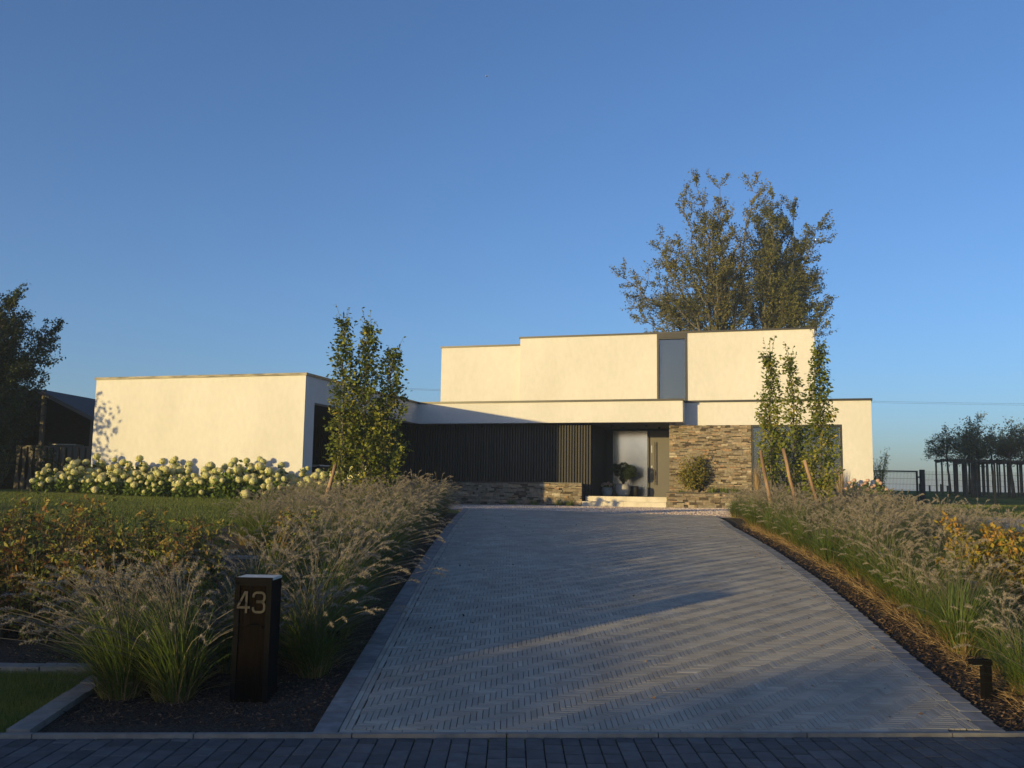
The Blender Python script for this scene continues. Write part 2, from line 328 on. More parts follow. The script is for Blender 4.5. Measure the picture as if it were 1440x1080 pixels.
# courses along both edges and the street edge
b = MB(); rr = []
for side in (0, 1):
    for c in (0, 1):
        y = SL(-1.1 if side == 0 else 3.1) + .058
        while y < (24.9 if side == 0 else 21.2):
            L_ = .205; xe = (-1.26+.16+c*W_) if side == 0 else XR(y+.1)-.16-(c+1)*W_
            rr.append((xe, xe+W_, y, y+L_))
            y += L_
x = -1.095
while x < 3.0:
    rr.append((x+.0, x+.205, SL(x+.1)+.006, SL(x+.1)+.056)); x += .205
pave(b, rr, ZD, tints=rng.uniform(.2, .8, len(rr))); b.build('driveway_edge_course', 'brick', kind='structure')
b = MB(); rr = []
for side in (0, 1):
    y = SL(-1.2 if side == 0 else 3.3) + .006
    while y < (24.9 if side == 0 else 21.3):
        xe = -1.26 if side == 0 else XR(y+.1)-.16
        rr.append((xe, xe+.16, y, y+.2)); y += .203
pave(b, rr, ZD+.004, tints=rng.uniform(0, 1, len(rr)), h=.05); b.build('driveway_kerb', 'slab', kind='structure')
sheet('driveway_bedding', 'grout', np.linspace(6.2, 25.2, 50), lambda y: -1.25, lambda y: XR(y)-.01, 8, ZD-.012, clamp=2)
# street pavers: columns running away from the viewer, joints staggered
b = MB(); rr = []
for c in range(-95, 80):
    x = c*.118; off = rng.uniform(0, .2); y = SL(x+.06)-.055
    first = True
    while y > 3.6:
        L_ = off if first and off > .05 else .2
        rr.append((x, x+.118, y-L_, y)); y -= L_; first = False
pave(b, rr, .018, gap=.007, h=.02, tints=rng.uniform(0, 1, len(rr)), zf=lambda x, y: np.zeros_like(x), cham=.005)
b.build('street_paving', 'street', kind='structure')
b = MB(); x = -12.
while x < 12:
    p = [(x+.004, SL(x)-.045), (x+.996, SL(x+1)-.045), (x+.996, SL(x+1)+.0), (x+.004, SL(x)+.0)]
    b.prism(p, -.02, .040); x += 1.0
b.build('street_kerb', 'kerb', kind='structure')
# kerbs framing the little lawn at lower left and the lawn behind the hedge
def kerb(name, p, q, wd=.11, seg=.3, h=.045):
    b = MB(); p = np.array(p, float); q = np.array(q, float); L_ = np.linalg.norm(q-p); d = (q-p)/L_; n = np.array([-d[1], d[0]])
    k = int(L_/seg)
    for i in range(k):
        a = p+d*(i*seg+.007); c = p+d*((i+1)*seg-.007)
        P4 = [a-n*wd/2, c-n*wd/2, c+n*wd/2, a+n*wd/2]; z = Tz(*((a+c)/2)); j = rng.normal(0, .003)
        b.add([(*t_, z-.03) for t_ in P4]+[(*t_, Tz(*t_)+h+j) for t_ in P4], [(4, 5, 6, 7), (0, 1, 5, 4), (1, 2, 6, 5), (2, 3, 7, 6), (3, 0, 4, 7)], tint=rng.uniform(0, 1))
    return b.build(name, 'kerb', kind='structure')
kerb('garden_kerb', (-3.12, 6.12), (-3.12, 7.5), wd=.15, seg=.2)
kerb('garden_kerb', (-3.2, 7.58), (-8, 7.5), seg=.5)
kerb('garden_kerb', (-1.9, 13.4), (-14, 13.4), wd=.07, seg=1.)
# ------------------------------------------------------------------ house
house = thing('house', 'white rendered flat-roofed house with black slats, stone cladding and carport', 'house', (0, 0, 0), YAW)
def part(name, mat, boxes, parent=house, label=None, **k):
    b = MB()
    for q in boxes: b.box(*q)
    return b.build(name, mat, parent, label=label, **k)
G = 1.0
part('wall', 'render', [(-19.4, -12.5, 22.7, 23.0, G, 4.74), (-19.4, -19.1, 23.0, 38, G, 4.74), (-12.8, -12.5, 23.0, 23.25, G, 4.74), (-12.8, -12.5, 23.25, 31.0, 4.03, 4.74)], label='bright white garage wall')
part('wall', 'render', [(-12.5, -3.07, 31.0, 31.3, 4.03, 4.74), (-3.37, -3.07, 31.3, 31.75, 4.03, 4.74)], label='white fascia over the entrance')
part('wall', 'render', [(-3.6, 2.87, 31.75, 32.05, 3.97, 4.74), (1.96, 2.87, 31.75, 32.05, G, 3.97), (2.57, 2.87, 32.05, 40, G, 4.74)], label='white wall of the right ground floor block')
part('wall', 'render', [(-8.95, -4.02, 31.85, 32.15, 4.6, 7.16), (-2.99, 1.18, 31.85, 32.15, 4.6, 7.16), (.88, 1.18, 32.15, 40, 4.6, 7.16), (-8.95, -8.65, 32.15, 40, 4.6, 7.16)], label='white upper floor wall')
part('wall', 'render', [(-12.05, -8.96, 32.05, 32.35, 4.6, 6.93), (-12.05, -11.75, 32.35, 40, 4.6, 6.93)], label='lower white upper floor wall at the left')
part('wall', 'dark_board', [(-19.1, -6.27, 31.66, 31.9, G, 4.03), (-6.5, -6.27, 31.9, 34.4, G, 4.03), (-6.27, -3.3, 34.46, 34.7, G, 4.03), (-19.09, -18.9, 23.0, 31.66, G, 4.02)], label='dark walls of the carport and porch')
part('wall', 'render', [(-19.1, 2.57, 39.7, 40, G, 4.7), (-11.75, .88, 39.4, 39.7, 4.7, 6.9)])
part('roof', 'coping', [(-19.2, 2.6, 31.8, 39.9, 4.55, 4.62), (-19.2, -12.7, 22.9, 31.4, 4.55, 4.62), (-12.0, 1.0, 32.1, 39.6, 6.75, 6.85)])
part('soffit', 'soffit', [(-12.5, -3.37, 31.3, 34.4, 4.035, 4.10), (-3.37, -3.2, 31.75, 34.4, 4.035, 4.1)])
part('soffit', 'dark_board', [(-18.9, -12.8, 23.0, 31.66, 4.035, 4.1), (-12.8, -12.5, 31.0, 31.66, 4.035, 4.1)], label='dark carport ceiling')
part('coping', 'coping_pale', [(-19.44, -12.46, 22.66, 23.04, 4.74, 4.81), (-19.44, -19.06, 23.04, 40, 4.74, 4.81)], label='weathered pale coping')
part('coping', 'coping', [(-12.84, -12.46, 23.04, 30.96, 4.74, 4.81), (-12.84, -3.03, 30.96, 31.34, 4.74, 4.81), (-3.41, -3.03, 31.34, 31.71, 4.74, 4.81), (-3.03, 2.91, 31.71, 31.84, 4.742, 4.812), (2.53, 2.91, 31.84, 40, 4.742, 4.812), (-12.5, -3.03, 31.77, 31.84, 4.76, 4.83)])
part('coping', 'coping', [(-8.99, 1.22, 31.81, 32.19, 7.16, 7.22), (.84, 1.22, 32.19, 40, 7.16, 7.22), (-8.99, -8.61, 32.19, 40, 7.16, 7.22), (-12.09, -8.995, 32.01, 32.39, 6.93, 6.99), (-12.09, -11.71, 32.39, 40, 6.93, 6.99)])
# slats
b = MB(); u = -18.88
while u < -6.3:
    z0 = 1.7 if u > -6.66 else 1.4
    b.box(u, u+.055, 31.56, 31.655, z0, 4.02, tint=rng.uniform(0, 1)); u += .098
v_ = 31.72
while v_ < 34.3:
    b.box(-6.268, -6.235, v_, v_+.055, 1.54, 4.02, tint=rng.uniform(0, .5)); v_ += .098
b.build('slat_cladding', 'dark_wood', house)
part('plinth_base', 'dark_board', [(-6.66, -6.27, 31.5, 31.655, 1.1, 1.69)])
# stone cladding built from single stones
def stones(u0, u1, z0, z1, v, parent, name='stone_cladding', depth=.05, hs=(.028, .062)):
    b = MB(); z = z0
    while z < z1-.01:
        h = min(rng.uniform(*hs), z1-z)
        u = u0-rng.uniform(0, .15)
        while u < u1:
            L_ = rng.uniform(.06, .30); a, c = max(u, u0), min(u+L_, u1)
            if c-a > .02:
                p = rng.uniform(0, .042); hh = h*(1 if rng.random() < .8 else rng.uniform(.55, .9))
                t_ = np.clip(rng.normal(.42, .27), 0, 1)
                b.box(a+.0015, c-.0015, v-p, v+depth, z+.0015, z+hh-.0015, tint=t_)
            u += L_
        z += h
    return b.build(name, 'stone', parent)
stones(-3.6, -.9, 1.1, 3.965, 31.74, house)
part('cladding_joints', 'stone_joint', [(-3.6, -.9, 31.77, 31.98, 1.0, 3.965), (-3.6, -3.4, 31.98, 34.46, 1.0, 4.03)], label='dark joints behind the stone')
# upper window
wn = part('window', 'anthracite', [(-4.02, -3.95, 31.82, 31.98, 4.83, 7.03), (-3.06, -2.99, 31.82, 31.98, 4.83, 7.03), (-3.95, -3.06, 31.82, 31.98, 4.83, 4.88), (-4.02, -2.99, 31.815, 32.1, 7.03, 7.16), (-3.95, -3.06, 31.83, 31.97, 6.97, 7.03)], label='tall narrow upper window with grey screen')
part('pane', 'glass', [(-3.95, -3.06, 31.90, 31.915, 4.88, 6.97)], wn)
part('roller_blind', 'blind', [(-3.94, -3.07, 32.0, 32.01, 4.8, 7.0)], wn)
# lower right window
wn = part('window', 'anthracite', [(-.9, -.83, 31.74, 31.95, 1.6, 3.96), (1.89, 1.96, 31.74, 31.95, 1.6, 3.96), (-.83, 1.89, 31.74, 31.95, 3.90, 3.96), (-.83, 1.89, 31.74, 31.95, 1.6, 1.66), (.98, 1.03, 31.76, 31.93, 1.66, 3.9)], label='large ground floor window behind the young trees')
part('pane', 'glass', [(-.83, .98, 31.86, 31.87, 1.66, 3.9), (1.03, 1.89, 31.86, 31.87, 1.66, 3.9)], wn)
b = MB()
z = 1.7
while z < 3.6:
    for a, c in ((-.8, .95), (1.05, 1.87)):
        b.add([(a, 32.02, z), (c, 32.02, z), (c, 32.07, z+.035), (a, 32.07, z+.035)], [(0, 1, 2, 3)])
    z += .062
b.build('blinds', 'blind_slat', wn)
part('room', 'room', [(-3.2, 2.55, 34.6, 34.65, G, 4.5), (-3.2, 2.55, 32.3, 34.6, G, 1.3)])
part('floor', 'gravel', [(-18.88, -12.4, 23.1, 31.5, .9, 1.20)], label='carport floor')
# porch: door, sidelight, frame, lamps
door = part('door', 'door', [(-4.62, -3.55, 34.36, 34.42, 1.53, 3.96)], label='taupe front door with a long vertical bar handle')
b = MB(); b.tube([(-4.42, 34.24, 1.98), (-4.42, 34.24, 3.55)], .02, 10)
for zz in (2.1, 3.42): b.tube([(-4.42, 34.24, zz), (-4.42, 34.36, zz)], .011, 8)
b.build('handle', 'handle', door)
part('lock_plate', 'steel', [(-4.555, -4.525, 34.345, 34.36, 3.15, 3.42)], door)
part('lock_cylinder', 'steel', [(-4.56, -4.52, 34.345, 34.36, 2.6, 2.68)], door)
part('door_frame', 'anthracite', [(-6.23, -5.98, 34.30, 34.45, 1.53, 4.03), (-4.70, -4.63, 34.30, 34.45, 1.53, 4.03), (-5.98, -3.4, 34.30, 34.358, 3.97, 4.03)], house)
part('sidelight', 'frost', [(-5.98, -4.70, 34.38, 34.41, 1.55, 3.97)], label='pale reflecting glass panel beside the door')
for uu, vv in ((-5.65, 32.3), (-5.45, 33.4), (-4.45, 32.3), (-4.15, 33.4), (-5.0, 34.0)):
    b = MB(); b.tube([(uu, vv, 3.965), (uu, vv, 4.034)], .045, 14); b.build('porch_lamp', 'anthracite', house, smooth=False)
part('camera_box', 'anthracite', [(1.19, 1.31, 32.1, 32.28, 6.2, 6.48)], label='small dark box high on the side wall')
# steps, planter walls
st = tag(part('entrance_steps', 'step', [(-6.4, -3.63, 31.32, 34.36, G, 1.53)], None), 'two pale stone steps up to the porch', 'steps'); st.rotation_euler = (0, 0, YAW)
b = MB(); u = -6.47
while u < -3.64:
    b.box(u+.002, min(u+.71, -3.63)-.002, 31.0, 31.318, 1.05, 1.36); u += .71
b.build('lower_step', 'step', st)
b = MB(); u = -6.4
while u < -3.64:
    b.box(u+.002, min(u+.7, -3.63)-.002, 31.28, 31.7, 1.365, 1.536); u += .70
b.build('upper_step', 'step', st)
def planter(label, u0, u1, z1, wall_v=31.0, back=31.5):
    t = thing('planter_wall', label, 'planter wall', (0, 0, 0), YAW)
    stones(u0, u1, 1.0, z1-.03, wall_v, t, name='stone_facing', hs=(.04, .09))
    part('wall_core', 'stone_joint', [(u0+.02, u1-.02, wall_v+.03, back, 1.0, z1-.032)], t)
    part('metal_edge', 'coping', [(u0-.01, u1+.01, wall_v-.035, wall_v+.02, z1-.028, z1)], t)
    return t
planter('low ledge-stone planter wall under the black slats left of the steps', -12.3, -6.47, 1.98)
tr_ = planter('low ledge-stone terrace wall right of the steps, under the window', -3.62, 3.30, 1.71)
part('soil', 'soil', [(-3.6, 3.28, 31.04, 31.74, 1.0, 1.685)], tr_)
part('return_wall', 'stone', [(3.0, 3.28, 31.76, 35, 1.0, 1.69)], tr_)
# ------------------------------------------------------------------ small plants
def clump(n, h, spread, wd, mat, name, parent, tr=None, seg=4, r=rng, base=.06, lean=(0, 0), tip=True):
    """n arching blades from one crown"""
    b = MB()
    a = r.uniform(0, 2*PI, n); R0 = base*np.sqrt(r.uniform(0, 1, n)); out = spread*r.uniform(.1, 1, n); hh = h*r.uniform(.55, 1.0, n)*(1-.4*(out/spread)**2)
    s_ = np.linspace(0, 1, seg+1)[None, :]
    dx, dy = np.cos(a)[:, None], np.sin(a)[:, None]
    rad = R0[:, None] + out[:, None]*s_**1.7
    z = hh[:, None]*(s_*1.25 - .38*s_**3*(.4+out[:, None]/spread))
    Px = dx*rad + lean[0]*s_**2; Py = dy*rad + lean[1]*s_**2
    P = np.stack([Px, Py, z], -1); wv = (wd*(1-s_**2.5*.95))*r.uniform(.7, 1.2, n)[:, None]
    th = a[:, None] + PI/2 + r.normal(0, .5, n)[:, None]
    O = np.stack([np.cos(th)*wv/2, np.sin(th)*wv/2, np.zeros_like(wv)], -1)
    v = np.stack([P-O, P+O], 2).reshape(n, -1, 3); k = np.arange(n)[:, None, None]*(2*(seg+1)); i = np.arange(seg)[None, :, None]*2
    q = (k+i+np.array([0, 1, 3, 2])[None, None, :]).reshape(-1, 4)
    t = np.clip(.24+.62*s_**.8 + r.normal(0, .12, (n, 1)) - .25*(r.random((n, 1)) < .12), 0, 1) if tr is None else np.clip(r.uniform(tr[0], tr[1], (n, 1)) + 0*s_, 0, 1)
    b.add(v.reshape(-1, 3), q, tint=np.repeat(t, 2, axis=1).ravel())
    return b.build(name, mat, parent)
def plumes(parent, m, h, spread, r, lean=(0, 0)):
    b = MB()
    for _ in range(m):
        a = r.uniform(0, 2*PI); o = spread*r.uniform(.15, 1.15); hh = h*r.uniform(.78, 1.08)*(1-.25*(o/spread)**2); d = np.array([math.cos(a), math.sin(a), 0])
        s_ = np.linspace(0, 1, 6)[:, None]
        P = d*(o*s_**1.8) + np.array([lean[0], lean[1], 0])*s_**2 + np.array([0, 0, 1])*(hh*(s_*1.12-.12*s_**4*(1+o)))
        b.tube(P, .0022, 3, tint=.1, cap=False)
        tip = P[-1]; dr = (P[-1]-P[-2]); dr /= np.linalg.norm(dr)
        hd = dr + d*r.uniform(.1, .5); L_ = r.uniform(.10, .16); k = 110
        f = r.uniform(0, 1, k); bend = np.array([0, 0, -1])*r.uniform(.15, .6)*L_
        hd /= np.linalg.norm(hd)
        C = tip + hd*L_*f[:, None] + bend*(f**2)[:, None]
        rd = r.normal(size=(k, 3)); rd /= np.linalg.norm(rd, axis=1)[:, None]; rd = rd + hd*.9 + bend/L_*f[:, None]
        rd /= np.linalg.norm(rd, axis=1)[:, None]; ln = .026*np.sin(PI*np.clip(f*.85+.12, 0, 1))**.6*r.uniform(.8, 1.2, k)
        sd = np.cross(rd, r.normal(size=(k, 3))); sd /= np.linalg.norm(sd, axis=1)[:, None]
        v = np.stack([C-sd*.0018, C+sd*.0018, C+rd*ln[:, None]], 1)
        b.add(v.reshape(-1, 3), None, np.arange(3*k).reshape(k, 3), tint=np.repeat(np.clip(r.normal(.55, .22, k), 0, 1), 3))
    return b.build('seed_heads', 'plume', parent)
protos = []
for k in range(8):
    r = np.random.default_rng(100+k)
    t = thing('ornamental_grass_clump', 'x', 'ornamental grass')
    ln = (r.uniform(-.05, .18), r.uniform(-.1, .05))
    clump(540, .78, .60, .0065, 'blade', 'leaf_blades', t, r=r, base=.13, lean=ln)
    clump(150, .34, .52, .006, 'reed', 'dry_skirt', t, r=r, base=.14, tr=(0, .5))
    plumes(t, int(r.integers(30, 40)) if k < 6 else 80, .86, .60, r, lean=ln); protos.append(t)
FG = Pool(protos)
def put_grass(x, y, s, label, group):
    FG.put(int(rng.integers(6)) if group else 6+int(x*100) % 2, (x, y, Tz(x, y)-.01), rng.uniform(-.9, .9) if group else PI+.3, s, label, group)
put_grass(-2.82, 6.98, 1.12, 'fountain grass clump at the corner of the small lawn, leftmost in front', None)
put_grass(-2.42, 6.95, 1.10, 'fountain grass clump directly left of the number 43 pillar', None)
put_grass(-2.55, 7.45, 1.05, 'fountain grass clump just behind the two front ones', None)
put_grass(-1.55, 7.6, .9, 'fountain grass clump directly right of the number 43 pillar', None)
GL = lambda y: float(np.interp(y, [7.4, 8.2, 12, 13.5, 15, 20, 22.8], [-2.45, -2.3, -2.45, -3.3, -4.5, -5.1, -5.1]))
y = 7.75
while y < 23.0:
    x = -1.72 + rng.uniform(-.06, .06)
    while x > GL(y):
        if not (y < 8.1 and x < -2.2):
            put_grass(x+rng.uniform(-.1, .1), y+rng.uniform(-.1, .1), rng.uniform(.78, 1.12)*(.84 if (x < -3.2 and y > 15.5) else 1.03), 'fountain grass clump in the bed along the left edge of the driveway', 'fountain grass left of the driveway')
        x -= .50
    y += .52
GRr = lambda y: float(np.interp(y, [6.5, 9, 9.6, 12.6, 13.4, 16, 24], [5.4, 5.6, 5.3, 5.2, 7.4, 8.3, 9.0]))
y = 6.9
while y < 24.2:
    x = XR(y)+.62 + rng.uniform(-.06, .06)
    while x < min(GRr(y), y*.60+.3):
        put_grass(x+rng.uniform(-.1, .1), y+rng.uniform(-.1, .1), rng.uniform(.76, 1.06)*(.55 if (y < 9.5 and x > 4.3) else 1), 'fountain grass clump in the bed along the right edge of the driveway', 'fountain grass right of the driveway')
        x += .56
    y += .58
# straw skirts and bark chips on the mulch
def chips(name, regions, n, label=None):
    b = MB(); P = []
    for (y0, y1, fa, fb, wgt) in regions:
        m = int(n*wgt); y = rng.uniform(y0, y1, m); a = np.array([fa(t) for t in y]); c = np.array([fb(t) for t in y]); x = a+(c-a)*rng.uniform(0, 1, m)
        P.append(np.stack([x, y, T(x, y)+.012+rng.uniform(0, .012, m)], 1))
    P = np.concatenate(P); m = len(P); D = rng.normal(size=(m, 3)); D[:, 2] *= .25
    b.leaves(P, rng.uniform(.02, .055, m), W=rng.uniform(.006, .016, m), D=D*2, tint=np.clip(rng.beta(1.3, 3, m), 0, 1), droop=0)
    return b.build(name, 'chip', kind='stuff')
chips('bark_chips', [(6.35, 9, lambda y: -3.0 if y < 7.5 else -4, lambda y: -1.28, .4), (7.6, 11, lambda y: -7, lambda y: -1.3, .35), (6.5, 12, XR, lambda y: XR(y)+.7, .45), (12, 20, XR, lambda y: XR(y)+.7, .25), (9, 20, lambda y: -1.9, lambda y: -1.28, .2)], 16000)
def straw(regs, n):
    b = MB()
    for (y0, y1, f, w_) in regs:
        m = n; y = rng.uniform(y0, y1, m); x = np.array([f(t) for t in y]) + rng.normal(0, w_, m)
        P = np.stack([x, y, T(x, y)+rng.uniform(.0, .07, m)], 1); D = np.stack([-np.sign(w_)*rng.uniform(.2, 1, m), rng.normal(0, .5, m), rng.uniform(-.1, .6, m)], 1)
        b.leaves(P, .13, W=.004, D=D*2, tint=rng.uniform(0, .6, m), droop=0)
    b.build('dry_straw', 'reed', kind='stuff')
straw([(6.5, 20, lambda y: XR(y)+.42, .06)], 2800)
# lawn blades: the small lawn and the nearest strip of the big lawn
def blades(name, n, x0, x1, y0, y1, h, cond=None, w_=.004):
    x = rng.uniform(x0, x1, n); y = rng.uniform(y0, y1, n)
    if cond is not None: k = cond(x, y); x = x[k]; y = y[k]
    m = len(x); a = rng.uniform(0, 2*PI, m); hh = h*rng.uniform(.5, 1.2, m); z = T(x, y)-.015
    lx = rng.normal(0, .35, m)*hh; ly = rng.normal(0, .35, m)*hh
    v = np.stack([np.stack([x-np.cos(a)*w_/2, y-np.sin(a)*w_/2, z], -1), np.stack([x+np.cos(a)*w_/2, y+np.sin(a)*w_/2, z], -1), np.stack([x+lx, y+ly, z+hh], -1)], 1)
    b = MB(); b.add(v.reshape(-1, 3), None, np.arange(3*m).reshape(m, 3), tint=np.repeat(rng.uniform(0, 1, m), 3)); return b.build(name, 'lawnblade', kind='stuff')
blades('lawn_grass', 26000, -4.6, -3.19, 6.0, 7.53, .055, cond=lambda x, y: y > SL(x)+.02)
blades('lawn_grass', 90000, -13.5, -3.4, 13.45, 24.5, .05, cond=lambda x, y: (x < -5.2) | (y < 14.5), w_=.007)
blades('lawn_grass', 40000, 8.5, 19, 22, 33, .05, w_=.008)
m = 170; y = rng.uniform(6.6, 23, m); x = -1.1 + np.abs(rng.normal(0, 1.3, m)); x = np.where(rng.random(m) < .45, np.array([XR(t) for t in y])-.15-np.abs(rng.normal(0, .5, m)), x); x = np.minimum(x, np.array([XR(t) for t in y])-.1)
b = MB(); b.leaves(np.stack([x, y, T(x, y)+ZD+.006], 1), .035, tint=rng.uniform(0, 1, m), D=np.stack([rng.normal(0, 1, m), rng.normal(0, 1, m), np.zeros(m)], 1)*2, droop=0); b.build('fallen_leaves', 'chip', kind='stuff')
def turf_line(): pass
# ------------------------------------------------------------------ trees and shrubs
def bez(p0, p1, p2, n):
    t = np.linspace(0, 1, n)[:, None]; return (1-t)**2*p0 + 2*t*(1-t)*p1 + t*t*p2
def columnar(name, label, loc, h, z0, rad, lean, mat='hornbeam', n=95, leaf=.085, seed=1, dens=11, prof=None, trunk=.035, tb=(.2, .75)):
    r = np.random.default_rng(seed); t = thing(name, label, 'tree', loc); br = MB(); lf = MB()
    k = 10; s_ = np.linspace(0, 1, k)[:, None]
    P = np.array([lean[0], lean[1], h])*s_ + np.concatenate([r.normal(0, .03, (k, 2))*s_, np.zeros((k, 1))], 1)
    br.tube(P, trunk*(1-.85*s_[:, 0]), 7)
    for i in range(n):
        f = (z0/h) + (1-z0/h)*((i+.5)/n); f = min(f, .985); x = f*(k-1); a = int(x); p = P[a]*(1-(x-a)) + P[min(a+1, k-1)]*(x-a)
        az = i*2.4 + r.normal(0, .4); q = (f-z0/h)/(1-z0/h)
        R_ = rad*(.16+1.0*min(1, (q+.12)/.32)*(1-q)**.8)*r.uniform(.6, 1.2)
        el = r.uniform(.75, 1.2); L_ = R_/math.cos(el)*.8
        d = np.array([math.cos(az), math.sin(az), 0]); p2 = p + d*R_ + np.array([0, 0, L_*math.sin(el)]); p1 = p + d*R_*.65 + np.array([0, 0, L_*.25])
        B = bez(p, p1, p2, 6); br.tube(B, np.linspace(.009, .002, 6), 4, cap=False)
        m = int(dens*(.5+L_)*3.4); u = r.uniform(.15, 1, m)**.8; Q = bez(p, p1, p2, 24)[(u*23).astype(int)] + r.normal(0, .055, (m, 3))
        cl = np.clip(r.normal(.42-.18*(q > .6), .18) + r.normal(0, .16, m), 0, 1)
        lf.leaves(Q, leaf, tint=cl, D=np.stack([np.full(m, d[0]), np.full(m, d[1]), r.uniform(-.5, .5, m)], 1)*.8, r=r)
    # leader shoots
    for i in range(9):
        a = r.uniform(0, 2*PI); top = P[-1] + np.array([math.cos(a)*.17, math.sin(a)*.17, r.uniform(-.2, .4)]); B = bez(P[-2], P[-1]*.5+top*.5, top, 8)
        br.tube(B, .003, 3, cap=False); lf.leaves(B[3:], leaf*.8, tint=r.uniform(.1, .5, 5), r=r)
    br.build('trunk', 'bark_grey', t, smooth=True); lf.build('crown', mat, t); return t
zL = Tz(-3, 18.5)
columnar('young_tree', 'left one of the three slender hornbeams in the left grass bed', (-3.32, 18.4, zL), 4.1, .75, .34, (-.10, 0), seed=11, n=95, dens=9)
columnar('young_tree', 'middle one of the three slender hornbeams in the left grass bed, densest low down', (-2.93, 18.5, zL), 4.0, .2, .44, (.0, 0), seed=12, n=130, dens=10)
columnar('young_tree', 'right one of the three slender hornbeams in the left grass bed', (-2.58, 18.7, zL), 3.5, .5, .48, (.12, 0), seed=13, n=105, dens=9)
zR = Tz(6, 19.4)
columnar('young_tree', 'left one of the three slender trees before the large window', (5.52, 19.7, zR), 3.75, .95, .27, (.02, 0), seed=21, n=95, dens=8)
columnar('young_tree', 'thin middle one of the three slender trees before the large window', (5.95, 19.4, zR), 3.6, .75, .27, (-.06, 0), seed=22, n=70, dens=8)
columnar('young_tree', 'right and tallest of the three slender trees, leafy to the ground', (6.42, 19.3, zR), 3.85, .12, .36, (.08, 0), seed=23, n=125, dens=9)
def stake(label, p0, p1, r0=.035):
    b = MB(); s_ = np.linspace(0, 1, 7)[:, None]; P = np.array(p0)*(1-s_)+np.array(p1)*s_ + rng.normal(0, .004, (7, 3)); b.tube(P, r0*(1+.06*rng.normal(size=7)), 9)
    tag(b.build('wooden_stake', 'stake', smooth=True), label, 'stake')
stake('leaning wooden stake beside the left group of slender hornbeams', (-3.72, 18.1, zL-.05), (-3.44, 18.2, 2.10), .04)
stake('leftmost of the three leaning wooden stakes by the right trees', (5.47, 19.25, zR-.05), (5.20, 19.3, 2.57))
stake('middle and tallest leaning wooden stake by the right trees', (5.97, 19.1, zR-.05), (5.64, 19.15, 2.60))
stake('rightmost leaning wooden stake by the right trees, tilting most', (6.43, 18.95, zR-.05), (6.02, 19.0, 2.36))
def limb_tree(name, label, loc, tips, trunk_h, trunk_r, mat, leaf, seed, nsub=13, ntw=7, lpt=7, subl=1.6, bark='bark', fill=None, spread=.35, start=(.25, .9), cat='tree', group=None, tmean=.45):
    r = np.random.default_rng(seed); t = thing(name, label, cat, loc, group=group); br = MB(); lf = MB(); O = np.array(loc, float)
    top = np.array([r.normal(0, .1), r.normal(0, .1), trunk_h]); S = np.linspace(0, 1, 8)[:, None]
    TP = top*S + np.concatenate([r.normal(0, trunk_r*.25, (8, 2)), np.zeros((8, 1))], 1)*S; br.tube(TP, trunk_r*(1.25-.65*S[:, 0]), 10)
    ref = max(np.linalg.norm(np.array(q)-O-top) for q in tips)
    for tip in tips:
        tp = np.array(tip, float)-O; f = r.uniform(*start); p0 = top*f; dist = np.linalg.norm(tp-p0)
        hv = tp-p0; p1 = p0 + np.array([hv[0]*.45, hv[1]*.45, hv[2]*.35 + .12*dist]) + r.normal(0, .04*dist, 3)
        B = bez(p0, p1, tp, 16); B[1:-1] += r.normal(0, .012*dist, (14, 3)); br.tube(B, np.linspace(trunk_r*.36*(.5+.5*dist/ref), trunk_r*.03, 16), 6, cap=False)
        tm = r.normal(tmean, .12)
        for i in range(nsub):
            g = .22+.78*(i+r.uniform(0, 1))/nsub; a = min(int(g*15), 14); q0 = B[a]*(1-(g*15-a)) + B[a+1]*(g*15-a); tg = B[a+1]-B[a]; tg /= np.linalg.norm(tg)
            side = np.cross(tg, r.normal(size=3)); side /= np.linalg.norm(side); sl = subl*(1.25-.85*g)*r.uniform(.6, 1.2)
            q2 = q0 + (tg*.75+side*.75+np.array([0, 0, .15]))*sl; Q = bez(q0, q0+(tg*.2+side*.45)*sl, q2, 7)
            br.tube(Q, np.linspace(trunk_r*.09, trunk_r*.02, 7), 4, cap=False)
            for j in range(ntw):
                h = .2+.8*(j+r.uniform(0, 1))/ntw; w0 = Q[min(int(h*6), 6)]; sd = r.normal(size=3); sd /= np.linalg.norm(sd); w2 = w0 + (tg*.7+sd*.7)*sl*spread
                W3 = bez(w0, (w0+w2)/2, w2, 3); br.tube(W3, trunk_r*.015, 3, cap=False)
                m = lpt; u = r.uniform(0, 1, (m, 1)); lf.leaves(w0*(1-u)+w2*u + r.normal(0, leaf*.5, (m, 3)), leaf, tint=np.clip(tm+r.normal(0, .2, m), 0, 1), r=r)
    br.build('trunk', bark, t, smooth=True); lf.build('crown', mat, t); return t
YB = 55
A = [(6.7, 15.3), (7.7, 12.6), (7.4, 13.8), (8.8, 16.1), (9.8, 19.1), (11.0, 20.9), (12.5, 20.7), (14.3, 20.3), (11.4, 17.4), (13.3, 18.8), (9.4, 13.2), (10.3, 15.2), (12.7, 15.7), (13.8, 17.0), (11.9, 19.0), (10.2, 17.6), (8.6, 14.4), (11.0, 13.6), (13.0, 13.4), (12.2, 17.9), (14.4, 16.0), (13.6, 14.6), (9.0, 17.4), (11.9, 14.6)]
Bt = [(16.3, 20.4), (17.8, 20.2), (18.6, 18.1), (19.2, 15.3), (18.4, 13.5), (18.2, 12.4), (17.1, 18.9), (15.4, 17.9), (16.4, 16.2), (14.9, 18.8), (15.9, 14.0), (17.4, 16.6), (14.6, 14.6), (17.6, 14.6), (16.8, 12.8), (18.2, 16.9), (15.8, 19.3), (16.9, 17.5)]
r = np.random.default_rng(5); zB = Tz(13, 55)
